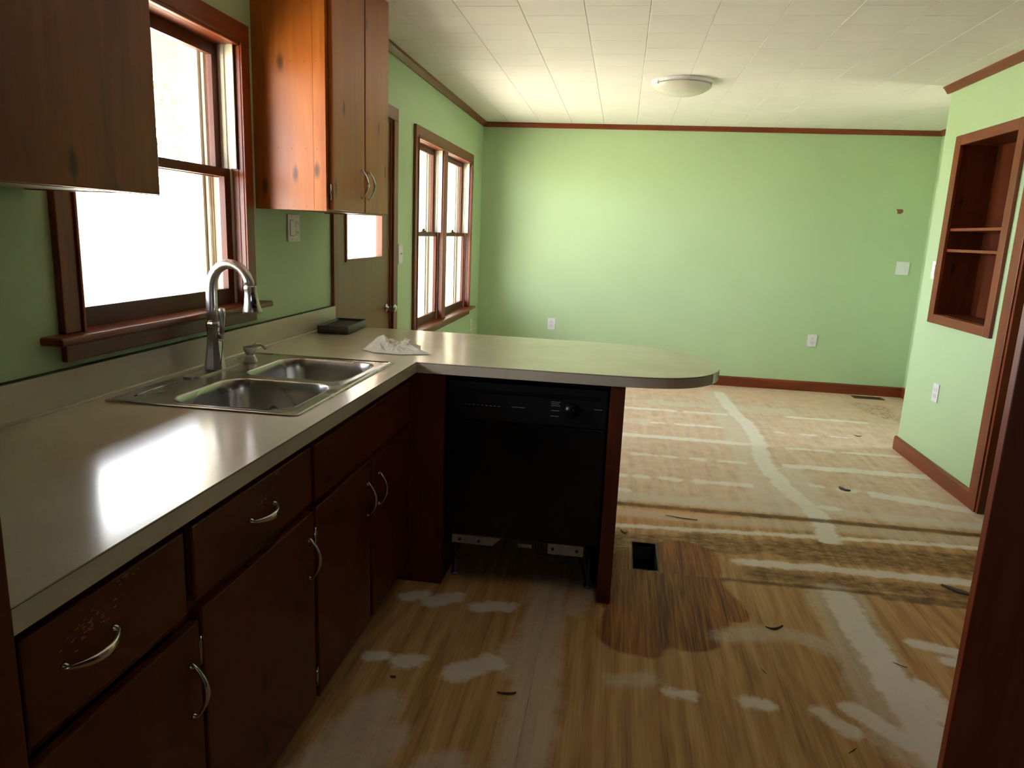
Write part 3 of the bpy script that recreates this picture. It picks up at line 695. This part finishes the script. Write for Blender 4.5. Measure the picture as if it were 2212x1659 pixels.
def base_cab(y0, y1, label, fronts):
    r = thing('base_cabinet', (.32, (y0+y1)/2, 0), label, 'cabinet', 'base cabinets under the sink counter')
    t = .018
    PARTS('side_board', [(.02, .6198, y0, y0+t, .09, .872), (.02, .6198, y1-t, y1, .09, .872)], 'dark_int', r); BOX('bottom_board', (.02, .6198, y0+t, y1-t, .09, .108), 'dark_int', r); BOX('back_board', (.02, .03, y0+t, y1-t, .108, .872), 'dark_int', r)
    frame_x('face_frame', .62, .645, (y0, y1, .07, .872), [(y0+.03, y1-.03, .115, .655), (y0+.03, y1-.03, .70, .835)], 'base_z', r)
    BOX('kick_board', (.585, .60, y0, y1, 0, .09), 'dark_board', r)
    for kind, a, b, za, zb, h in fronts:
        d = MB().box(.6455, FX, a, b, za, zb, .004).build(kind, 'base_y' if kind == 'drawer' or kind == 'false_front' else 'base_z', r)
        if h == 'mid': pull(d, (FX, .893 if a < 1 else (a+b)/2, (za+zb)/2+.002), 'y')
        elif h == 'r': pull(d, (FX, b-.035, .515 if a < 1 else .54), 'z'); hinge(d, .66, a-.004, .16); hinge(d, .66, a-.004, .58)
        elif h == 'l': pull(d, (FX, a+.055, .54), 'z'); hinge(d, .66, b+.004, .16); hinge(d, .66, b+.004, .58)
    return r
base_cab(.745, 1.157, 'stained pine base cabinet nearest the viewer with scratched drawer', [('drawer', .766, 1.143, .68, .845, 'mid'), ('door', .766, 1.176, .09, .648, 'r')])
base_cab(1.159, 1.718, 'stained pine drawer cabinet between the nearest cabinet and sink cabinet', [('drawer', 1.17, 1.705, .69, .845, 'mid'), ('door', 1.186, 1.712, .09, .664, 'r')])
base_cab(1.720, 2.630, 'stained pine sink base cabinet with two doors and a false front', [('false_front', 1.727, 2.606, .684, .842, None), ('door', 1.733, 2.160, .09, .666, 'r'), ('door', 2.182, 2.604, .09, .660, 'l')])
# scratches on the two drawers: bare wood scuffs round the pulls
mb_root = [o for o in bpy.data.objects if o.name.startswith('drawer')]
M['scuff'] = simple('bare_scuffed_wood', srgb(196, 132, 70), .8, var=.2, vscale=60)
for dr_, yc, n, sp in ((mb_root[0], .89, 40, .05), (mb_root[1], 1.43, 14, .035)):
    mb = MB()
    for k in range(n):
        y = yc+random.gauss(0, sp*.6); z = .80+random.gauss(0, .012)
        L = random.uniform(.002, .009); mb.box(FX-.0005, FX+.0004, y, y+L, z, z+random.uniform(.0005, .0014))
    for k in range(8):
        y = yc+.09+random.gauss(0, .012); z = .835+random.gauss(0, .004); mb.box(FX-.0005, FX+.0004, y, y+.006, min(z, .838), min(z, .838)+.001)
    mb.build('scuffs', 'scuff', dr_)['kind'] = 'stuff'

# ------------------------------------------------------------------ peninsula: corner filler, dishwasher, end panel
pf = thing('corner_filler', (.73, 2.65, 0), 'narrow dark wood filler panel between sink cabinet and dishwasher', 'panel')
BOX('board', (.600, .795, 2.632, 2.650, .0, .872), 'base_z', pf, bev=.002)
BOX('return_board', (.777, .795, 2.6502, 3.2, 0, .872), 'base_z', pf)
ep = thing('end_panel', (1.45, 3.0, 0), 'dark wood end panel holding up the peninsula beside the dishwasher', 'panel')
BOX('front_stile', (1.424, 1.478, 2.622, 2.645, 0, .872), 'base_z', ep, bev=.002)
BOX('side_board', (1.440, 1.478, 2.6452, 3.36, 0, .872), 'base_z', ep)
struct(BOX('wall_peninsula', (.668, 1.439, 3.34, 3.36, 0.0, .872), 'base_x'), 'wooden back board of the peninsula')
dw = thing('dishwasher', (1.11, 2.95, 0), 'black built-in dishwasher under the peninsula with its kick plate missing', 'dishwasher')
BOX('tub', (.80, 1.42, 2.69, 3.25, .21, .862), 'blackpl', dw)
BOX('door_panel', (.803, 1.417, 2.655, 2.689, .215, .690), 'black', dw, bev=.004)
cp = MB().box(.803, 1.417, 2.642, 2.689, .696, .848, .006).build('control_panel', 'blackpl', dw)
MB().box(.803, 1.417, 2.652, 2.689, .850, .866, .002).build('top_trim', 'black', dw)
MB().box(.86, 1.38, 2.636, 2.642, .808, .822, .002).build('vent_lip', 'black', cp)
for k in range(9):
    x = .868+.0165*k; BOX('button', (x, x+.0135, 2.6385, 2.642, .752, .768), 'black', cp, bev=.001)
mb = MB()
for k in range(9):
    x = .870+.0165*k; mb.box(x, x+.009, 2.6376, 2.6384, .7575, .7605)
for x, z, L in ((1.055, .759, .05), (1.205, .79, .035), (1.205, .783, .03), (1.205, .776, .035), (1.207, .757, .03), (1.205, .735, .03), (1.368, .772, .03)):
    mb.box(x, x+L, 2.6408, 2.6416, z, z+.0022)
mb.build('panel_print', 'grey_print', cp)['kind'] = 'stuff'
MB().lathe([(0, 0), (.030, 0), (.030, -.008), (.026, -.012), (.024, -.022), (0, -.022)], (1.285, 2.642, .762), 'y', 24).box(1.281, 1.289, 2.614, 2.6225, .74, .784, .001).build('dial_knob', 'black', cp)
mb = MB(); mb.prism([(.83, 0), (1.03, 0), (.995, .035), (.83, .035)], 0, .004)
for v in mb.bm.verts: v.co = Vector((v.co.x, 2.665+v.co.z, .208-v.co.y))
mb.build('left_bracket', 'galv', dw)
BOX('hinge_bracket', (1.22, 1.36, 2.665, 2.669, .165, .208), 'galv', dw); BOX('latch_plate', (1.10, 1.155, 2.665, 2.668, .18, .195), 'galv', dw)
for x, z in ((.862, .19), (.94, .188), (1.24, .187), (1.335, .187)): MB().lathe([(0, 0), (.006, 0), (.006, -.004), (0, -.004)], (x, 2.6648, z), 'y', 10).build('bracket_bolt', 'blackpl', dw)
mb = MB()
for k in range(3): mb.tube([(1.17+.012*k, 2.72, .21), (1.165+.012*k, 2.715, .17), (1.18+.02*k, 2.73, .13), (1.25, 2.75, .12+.01*k), (1.32, 2.76, .15)], .002, 6)
mb.build('wiring', 'cord', dw)['kind'] = 'stuff'
for x in (.83, 1.385):
    MB().lathe([(0, 0), (.016, 0), (.016, .008), (.006, .01), (.006, .13), (0, .13)], (x, 2.74, .0), 'z', 12).build('levelling_leg', 'galv', dw)

# ------------------------------------------------------------------ upper cabinets
uc = thing('upper_cabinet', (.15, 3.06, 1.462), 'stained pine upper cabinet with twin doors right of the window', 'cabinet', 'upper wall cabinets')
UZ = H-.003
BOX('side_board', (.0, .241, 2.718, 2.737, 1.462, UZ), 'cab_z', uc, bev=.001)
BOX('front_side_board', (.2415, .272, 2.718, 2.737, 1.462, UZ), 'cab_z', uc, bev=.001)
BOX('far_side_board', (.0, .272, 3.385, 3.404, 1.462, UZ), 'cab_z', uc)
BOX('bottom_board', (.0, .272, 2.737, 3.385, 1.466, 1.484), 'cab_y', uc)
BOX('back_board', (.0, .008, 2.737, 3.385, 1.484, UZ), 'cab_z', uc)
frame_x('face_frame', .2725, .291, (2.716, 3.406, 1.462, UZ), [(2.76, 3.06, 1.49, UZ-.06), (3.125, 3.36, 1.49, UZ-.06)], 'cab_z', uc)
for a, b, ys in ((2.742, 3.088, 1), (3.100, 3.406, -1)):
    d = MB().box(.2915, .31, a, b, 1.468, 2.40, .004).build('door', 'cab_z', uc)
    pull(d, (.31, (b-.045) if ys == 1 else (a+.03), 1.585), 'z')
    hy = a-.004 if ys == 1 else b+.004
    hinge(d, .3, hy, 1.535); hinge(d, .3, hy, 2.3)
mb = MB()
for x in (.05, .1, .155, .21, .255):
    for z in (1.475, 1.69, 2.0): mb.lathe([(0, 0), (.0016, 0), (.0016, -.0006), (0, -.0006)], (x, 2.718, z+random.uniform(-.003, .003)), 'y', 6)
mb.build('nail_heads', 'slot', uc)['kind'] = 'stuff'
molding('crown_strip', [(0, -.03), (.012, -.03), (.022, 0), (0, 0)], (.312, 2.716), (.312, 3.42), (1, 0), UZ, 'cab_y', None, kind=False, parent=uc)
un = thing('upper_cabinet', (.16, 1.2, 1.462), 'stained pine upper cabinet in a shade-darkened tone left of the window, cut by the frame edge', 'cabinet', 'upper wall cabinets')
PARTS('side_board', [(.0, .32, 1.592, 1.61, 1.464, UZ), (0, .32, .745, .763, 1.464, UZ)], 'mid_z', un)
BOX('bottom_board', (.0, .32, .763, 1.592, 1.466, 1.482), 'under', un)
BOX('back_board', (.0, .008, .763, 1.592, 1.482, UZ), 'mid_z', un)
frame_x('face_frame', .3205, .3395, (.745, 1.612, 1.462, UZ), [(.79, 1.08, 1.495, UZ-.06), (1.12, 1.565, 1.495, UZ-.06)], 'mid_z', un)
d = MB().box(.340, .358, 1.10, 1.588, 1.463, 2.40, .003).build('door', 'mid_z', un); hinge(d, .35, 1.592, 1.56)
d = MB().box(.340, .358, .765, 1.094, 1.463, 2.40, .003).build('door', 'mid_z', un)

# tall wooden panels at both edges of the frame
tp = thing('tall_cabinet', (.35, .4, 0), 'dark tall wooden cabinet at the near end of the counter, left frame edge', 'cabinet')
BOX('side_board', (.002, .665, .720, .7400, 0, 2.40), 'base_z', tp); BOX('carcass', (.002, .665, .05, .7195, .09, 2.40), 'dark_int', tp)
BOX('face_stile', (.6655, .688, .69, .7405, 0, 2.40), 'base_z', tp, bev=.002); BOX('door', (.6655, .69, .10, .686, .1, 2.38), 'base_z', tp, bev=.003); BOX('kick_board', (.02, .62, .05, .70, 0, .09), 'dark_board', tp)
rp = thing('tall_pantry', (2.3, .9, 0), 'tall red-brown wooden pantry panel standing close at the right edge', 'cabinet')
xq = CX+.5063*1.20
BOX('side_board', (xq, xq+.13, 1.182, 1.1995, 0, 2.44), 'trim_z', rp, bev=.002)
BOX('inner_board', (xq+.1305, xq+.62, 1.184, 1.1995, 0, 2.44), 'trim_z', rp, bev=.001)

# ------------------------------------------------------------------ niche with shelves
ni = thing('recessed_shelf', (XP, 4.68, .94), 'recessed wooden shelf niche with two shelves in the partition wall', 'shelf')
X = (XP-.02, XP-.0002)
PARTS('frame_stile', [(*X, 5.02, 5.10, .946, 2.112), (*X, 4.275, 4.345, .946, 2.112)], 'trim_z', ni, .002)
PARTS('frame_rail', [(*X, 4.3452, 5.0198, 2.05, 2.111), (*X, 4.3452, 5.0198, .947, 1.005)], 'trim_y', ni, .002)
PARTS('side_board', [(XP, XP+.20, 5.022, 5.03, 1.0, 2.06), (XP, XP+.20, 4.335, 4.343, 1.0, 2.06)], 'base_z', ni)
BOX('top_board', (XP, XP+.20, 4.343, 5.022, 2.052, 2.06), 'base_y', ni); BOX('bottom_board', (XP, XP+.20, 4.343, 5.022, 1.0, 1.008), 'base_y', ni)
BOX('back_board', (XP+.20, XP+.21, 4.335, 5.03, 1.0, 2.06), 'base_z', ni)
for z in (1.530, 1.402):
    BOX('shelf', (XP+.0, XP+.195, 4.344, 5.021, z, z+.017), 'trim_y', ni, bev=.0015)
cb = MB().tube([(XP+.19, 4.40, 1.44), (XP+.15, 4.47, 1.424), (XP+.12, 4.52, 1.43), (XP+.13, 4.55, 1.46), (XP+.17, 4.53, 1.50), (XP+.195, 4.47, 1.51)], .003, 8)
tag(cb.build('coiled_cable', 'cord', None, loc=(XP+.15, 4.48, 1.42)), 'thin black cable loop lying on the lower niche shelf', 'cable')

# ------------------------------------------------------------------ switches and outlets
def plate(name, label, cat, wdt, hgt, kind, pos, nrm, group='white wall plates'):
    """local frame: u across, v up, n out of wall"""
    n = Vector(nrm); u = Vector((0, 0, 1)).cross(n); r = thing(name, pos, label, cat, group)
    def put(mb, nm, mat, par):
        for v in mb.bm.verts: v.co = Vector(pos)+u*v.co.x+Vector((0, 0, 1))*v.co.y+n*v.co.z
        return mb.build(nm, mat, par)
    put(MB().box(-wdt/2, wdt/2, -hgt/2, hgt/2, 0.0005, .006, .002), 'wall_plate', 'plate', r)
    if kind == 'outlet':
        for s in (-1, 1):
            f = put(MB().box(-.017, .017, s*.02-.0145, s*.02+.0145, .006, .0082, .003), 'socket', 'plate', r)
            put(MB().box(-.008, -.0055, s*.02-.002, s*.02+.007, .0078, .0086), 'slot', 'slot', f); put(MB().box(.0055, .008, s*.02-.002, s*.02+.006, .0078, .0086), 'slot', 'slot', f); put(MB().lathe([(0, .0078), (.0025, .0078), (.0025, .0086), (0, .0086)], (0, s*.02-.007, 0), 'z', 8), 'ground_slot', 'slot', f)
    elif kind == 'switch':
        put(MB().box(-.005, .005, -.012, .012, .006, .0075), 'toggle_base', 'plate', r)
        mb = MB(); mb.tube([(0, 0, .006), (0, .006, .018)], [.0042, .0032], 8); put(mb, 'toggle', 'plate', r)
    elif kind == 'rocker':
        put(MB().box(-.017, .017, -.033, .033, .006, .009, .001), 'rocker', 'plate', r)
        put(MB().box(-.0175, .0175, -.0335, .0335, .0058, .0063), 'rocker_gap', 'slot', r)
    elif kind == 'double':
        put(MB().box(-.042, -.004, -.034, .034, .0058, .0063), 'rocker_gap', 'slot', r)
        put(MB().box(-.0405, -.0055, -.0325, .0325, .006, .009, .001), 'rocker', 'plate', r)
        for s in (-1, 1):
            f = put(MB().box(.014, .044, s*.019-.0135, s*.019+.0135, .006, .008, .002), 'socket', 'plate', r)
            put(MB().box(.0235, .0255, s*.019-.002, s*.019+.006, .0076, .0084), 'slot', 'slot', f); put(MB().box(.0335, .0355, s*.019-.002, s*.019+.006, .0076, .0084), 'slot', 'slot', f)
    for s in (-1, 1):
        for q in ([0] if kind != 'double' else [-.023, .023]): put(MB().lathe([(0, .006), (.003, .006), (.0025, .0072), (0, .0072)], (q, s*hgt*.42, 0), 'z', 8), 'screw', 'plate', r)
    return r
plate('switch_outlet_plate', 'white double switch and outlet plate on green wall between window and door', 'wall plate', .116, .116, 'double', (0.0005, 3.04, 1.390), (1, 0, 0))
plate('light_switch', 'white light switch between the back door and twin window', 'switch', .086, .125, 'switch', (0.0005, 4.60, 1.243), (1, 0, 0))
plate('wall_outlet', 'white outlet in the far left corner past the twin window', 'outlet', .075, .118, 'outlet', (0.0005, 6.93, .50), (1, 0, 0))
plate('wall_outlet', 'white outlet on the far wall above the countertop, left end', 'outlet', .078, .12, 'outlet', (.768, YF-.0005, .515), (0, -1, 0))
plate('wall_outlet', 'white outlet low on the far wall right of the peninsula end', 'outlet', .086, .118, 'outlet', (3.312, YF-.0005, .50), (0, -1, 0))
plate('light_switch', 'white switch plate on the far wall near the right corner', 'switch', .115, .122, 'switch', (4.035, YF-.0005, 1.228), (0, -1, 0))
plate('wall_outlet', 'white outlet on the partition wall below the shelf niche', 'outlet', .08, .118, 'outlet', (XP-.0005, 4.84, .52), (-1, 0, 0))
plate('light_switch', 'white switch plate half hidden beside the shelf niche frame', 'switch', .075, .118, 'rocker', (XP-.0005, 5.15, 1.28), (-1, 0, 0))

# wall chip on the far wall
mb = MB(); P = [(math.cos(a)*(.026+.012*math.sin(3*a+1)), math.sin(a)*(.032+.012*math.cos(2*a))) for a in np.linspace(0, 2*math.pi, 14)[:-1]]
mb.prism(P, 0, .0015)
for v in mb.bm.verts: v.co = Vector((3.935+v.co.x, YF-.0002-v.co.z, 1.744+v.co.y))
tag(mb.build('paint_chip', 'chip', None, loc=(3.935, YF, 1.744)), 'small brown bare spot of chipped paint on the far wall', 'paint chip')

# ------------------------------------------------------------------ ceiling light
cl = thing('ceiling_light', (1.75, 5.28, H), 'frosted white dome flush-mount ceiling light', 'ceiling light')
MB().lathe([(0, H-.0005), (.205, H-.0005), (.205, H-.012), (.195, H-.026), (.0, H-.026)], (1.75, 5.28, 0), 'z', 48).build('mounting_pan', 'plate', cl, smooth=False)
MB().lathe([(.185, H-.0262), (.198, H-.030), (.197, H-.036), (.182, H-.050), (.150, H-.068), (.105, H-.083), (.055, H-.092), (.0, H-.095)], (1.75, 5.28, 0), 'z', 48).build('glass_dome', 'globe', cl, smooth=True)
for a in (100, 215, 340):
    x, y = 1.75+.197*math.cos(math.radians(a)), 5.28+.197*math.sin(math.radians(a)); MB().box(x-.006, x+.006, y-.006, y+.006, H-.038, H-.014, .002).build('clip', 'chrome', cl)

# ------------------------------------------------------------------ tray and cloth on the counter
tr = thing('shallow_tray', (.11, 3.30, .914), 'dark grey shallow rectangular tray at the back of the counter', 'tray')
ang = math.radians(4); c0 = Vector((.115, 3.315, 0))
def tp_(x, y, z): return (c0.x+x*math.cos(ang)-y*math.sin(ang), c0.y+x*math.sin(ang)+y*math.cos(ang), .9145+z)
hw, hl, t = .075, .155, .005; mb = MB(); rr4 = lambda d, z: [(x, y, z) for x, y in rrect(-hw+d, hw-d, -hl+d, hl-d, .012, 3)]
mb.loft([rr4(.004, 0), rr4(0, .004), rr4(0, .038), rr4(t, .038), rr4(t, .003)])
for v in mb.bm.verts: v.co = tp_(*v.co)
mb.build('tray_body', 'tray', tr)
mb = MB(); mb.box(-hw+.006, hw-.006, -hl+.006, hl-.006, .0032, .026)
for v in mb.bm.verts: v.co = tp_(*v.co)
mb.build('lining', 'tray_in', tr)
# crumpled cloth: displaced sheet with folds
from mathutils import noise as mn
def NV(p): return mn.noise(Vector(p))
def cloth():
    n = 110; mb = MB(); V = []
    poly = [(.40, 2.80), (.47, 2.745), (.585, 2.735), (.70, 2.79), (.63, 2.87), (.60, 2.98), (.50, 3.05), (.42, 2.96)]
    c = np.array([.53, 2.875]); P = np.array(poly)
    for j in range(n):
        for i in range(n):
            u, v = i/(n-1)*2-1, j/(n-1)*2-1
            a = math.atan2(v, u); r = max(abs(u), abs(v))
            f = (a+math.pi)/(2*math.pi)*len(P); k = int(f) % len(P); q = P[k]*(1-(f-int(f)))+P[(k+1) % len(P)]*(f-int(f))
            x, y = c+(q-c)*r
            e = max(0, 1-r**2.2)
            q1 = NV((x*9, y*9, 3.1)); q2 = NV((x*9+5, y*9, 7.7))
            wx, wy = x+.03*q1, y+.03*q2
            rd = lambda k, o: 1-min(1, abs(NV((wx*k, wy*k, o)))*2.6)
            big = 1.35*math.exp(-(((x-.455)/.055)**2+((y-2.85)/.07)**2))+.95*math.exp(-(((x-.47)/.028)**2+((y-2.965)/.035)**2))+.8*math.exp(-(((x-.575)/.04)**2+((y-2.90)/.05)**2))
            h = .002+.034*min(1.3, big)*e+e*(.020*rd(13, 1.3)*(.35+.65*min(1, big))+.008*rd(26, 4.2)+.004*rd(55, 9.1))
            V.append((x+.018*q2*e, y+.018*q1*e, .9148+h))
    vv = [mb.bm.verts.new(p) for p in V]
    for j in range(n-1):
        for i in range(n-1): mb.bm.faces.new((vv[j*n+i], vv[j*n+i+1], vv[(j+1)*n+i+1], vv[(j+1)*n+i])).smooth = True
    return mb
tag(cloth().build('dish_cloth', 'cloth', None, loc=(.53, 2.875, .9145)), 'crumpled off-white dish cloth on the counter behind the sink', 'cloth')

# ------------------------------------------------------------------ floor register and debris
fr = thing('floor_register', (3.85, 7.14, 0), 'brown metal floor register against the far baseboard', 'floor register')
X0_, X1_, Y0_, Y1_ = 3.71, 3.985, 7.095, 7.20
MB().prism([(X0_, Y0_), (X1_, Y0_), (X1_, Y1_), (X0_, Y1_)], 0, .005, [[(X0_+.02, Y0_+.015), (X1_-.02, Y0_+.015), (X1_-.02, Y1_-.015), (X0_+.02, Y1_-.015)]]).build('frame', 'register', fr)
for k in range(10):
    x = X0_+.032+.0235*k; BOX('slat', (x, x+.008, Y0_+.015, Y1_-.015, .0005, .0045), 'register', fr)
BOX('dark_opening', (X0_+.02, X1_-.02, Y0_+.015, Y1_-.015, 0.0, .0004), 'slot', fr)
def debris(name, label, cat, x, y, L, wd, ang_, mat, curl=.3):
    n = 8; mb = MB(); rings = []
    ca, sa = math.cos(ang_), math.sin(ang_)
    for k in range(n+1):
        t = k/n; s = (t-.5)*L; wv = wd*(.25+math.sin(math.pi*min(max(t, .04), .96))*.75)*random.uniform(.8, 1.2); z = .001+curl*wd*(2*t-1)**2; b = wd*.25*math.sin(3*t+L*50)
        q = []
        for a_, h in ((-wv/2, 0), (wv/2, 0), (wv/2*.8, wd*.22+.0005), (-wv/2*.8, wd*.22+.0005)):
            px, py = s, a_+b; q.append((x+px*ca-py*sa, y+px*sa+py*ca, z+h))
        rings.append(q)
    mb.loft(rings); return tag(mb.build(name, mat, None, loc=(x, y, 0.0)), label, cat, 'scraps of debris on the plywood floor')
debris('dry_leaf', 'curled dark dry leaf on bare floor near the brown water stain', 'leaf', 2.09, 2.575, .07, .014, .3, 'leaf_dry', .6)
debris('wood_splinter', 'long dark splinter on the pale floor band beyond the duct hole', 'splinter', 1.83, 3.60, .16, .008, -.12, 'splinter')
debris('wood_splinter', 'thin dark splinter on the white seam stripe near the right edge', 'splinter', 2.48, 2.42, .045, .004, -.5, 'splinter')
debris('wood_splinter', 'small dark sliver on the floor at the bottom right corner', 'splinter', 2.18, 1.93, .04, .0035, .8, 'splinter')
debris('wood_splinter', 'tiny upright dark sliver in the middle of the near floor', 'splinter', 2.0, 2.28, .03, .003, 2.0, 'splinter')
debris('lint_clump', 'dark grey lint clump beside the white seam in the far floor', 'lint', 2.83, 4.30, .07, .03, -.9, 'dust', .1)
debris('lint_clump', 'grey smear of lint beside the right-hand panel on the floor', 'lint', 2.93, 3.06, .12, .03, -.7, 'dust', .1)
debris('wood_chip', 'pale curled wood chip just behind the floor duct hole', 'wood chip', 1.535, 3.34, .04, .018, -.2, 'chip', .5)
debris('dry_leaf', 'small dark leaf fragment on the floor below the sink cabinet doors', 'leaf', .80, 1.99, .018, .012, .4, 'leaf_dry', .2)
debris('dry_leaf', 'dark crumbled leaf on the pale seam stripe in the shaded floor', 'leaf', 1.17, 1.985, .06, .010, .2, 'leaf_dry', .3)
debris('wood_splinter', 'short dark sliver lying near the partition baseboard far end', 'splinter', 3.30, 5.62, .05, .012, -.2, 'splinter')

# ------------------------------------------------------------------ outside
g = struct(BOX('ground_outside', (-60, 40, -40, 60, -.62, -.60), 'lawn'), 'sunlit lawn outside the windows')
mb = MB(); rf = [(-1.7, 2.40), (2.1, 4.3), (5.0, 2.62), (5.0, 2.56), (2.1, 2.58), (-.15, 2.56), (-1.7, 2.34)]  # unseen roof, its left eave drawn deep to keep steep sky light out
mb.loft([[(x, y, z) for x, z in rf] for y in (-3, 8.3)])
for f in mb.bm.faces: f.smooth = False
struct(mb.build('roof', 'roof'), 'gable roof of the house, unseen, left eave deepened to block steep sky light')
wall_yz('wall_outside_face', -.18, -.145, YB-.12, YF+.14, -.6, 2.5, [(1.73, 2.60, 1.08, 2.04), (4.95, 6.71, .69, 2.02), (3.44, 4.48, -.6, 2.07)], 'brick', 'brick outer face of the window wall')
bw = thing('brick_wing', (-.55, 8.9, -.6), 'red brick wing of the house outside the twin window', 'brick wall')
BOX('core', (-.80, .3, 8.6, 9.4, -.6, 2.55), 'mortar', bw)
bm_ = MB().box(-.098, .098, -.006, .02, -.029, .029, .003, 1); bmesh.ops.recalc_face_normals(bm_.bm, faces=bm_.bm.faces)
bme = bpy.data.meshes.new('brick'); bm_.bm.to_mesh(bme); bm_.bm.free(); bme.materials.append(M['brick'])
for r in range(40):
    for c_ in range(4):
        x = -.695+.205*c_+(.1025 if r % 2 else 0)
        if x+.1 > .0: continue
        o = bpy.data.objects.new('brick', bme); COL.objects.link(o); o.parent = bw; o.location = Vector((x, 8.595, .25+.0675*r-.6))-bw.location+Vector((0, 0, .0))
def tree(x, y, h, label, seed, cr):
    rr = random.Random(seed); r = thing('tree', (x, y, -.6), label, 'tree', 'trees outside the windows')
    mb = MB(); mb.tube([(x, y, -.6), (x+.1, y, h*.3), (x-.1, y+.1, h*.6), (x, y, h)], [.22, .17, .11, .03], 10)
    for k in range(9):
        a = rr.uniform(0, 6.28); z0 = h*rr.uniform(.35, .8); L = cr*rr.uniform(.6, 1)
        mb.tube([(x, y, z0), (x+L*.5*math.cos(a), y+L*.5*math.sin(a), z0+L*.35), (x+L*math.cos(a), y+L*math.sin(a), z0+L*.5)], [.07, .045, .015], 6)
    mb.build('trunk', 'bark', r)
    n = 2600; V = []; F = []
    for k in range(n):
        a = rr.uniform(0, 6.28); b = math.acos(rr.uniform(-1, 1)); q = cr*(rr.random()**.4)
        p = Vector((x+q*math.sin(b)*math.cos(a), y+q*math.sin(b)*math.sin(a), h*.75+q*.8*math.cos(b)))
        u = Vector((rr.gauss(0, 1), rr.gauss(0, 1), rr.gauss(0, 1))).normalized(); v = u.orthogonal().normalized(); s = rr.uniform(.06, .13)
        i = len(V); V += [p-u*s, p+v*s*.5, p+u*s, p-v*s*.5]; F.append((i, i+1, i+2, i+3))
    me = bpy.data.meshes.new('foliage'); me.from_pydata([tuple(p-r.location) for p in V], [], F); me.materials.append(M['leaf'])
    o = bpy.data.objects.new('foliage', me); COL.objects.link(o); o.parent = r; o['kind'] = 'stuff'
tree(-9, 12.5, 5.5, 'leafy tree on the lawn outside the sink window', 1, 2.2)
tree(-13, 25, 7, 'tall leafy tree far beyond the lawn', 2, 3)
tree(-4.5, 21, 6, 'leafy tree outside seen through the twin window', 3, 2.4)
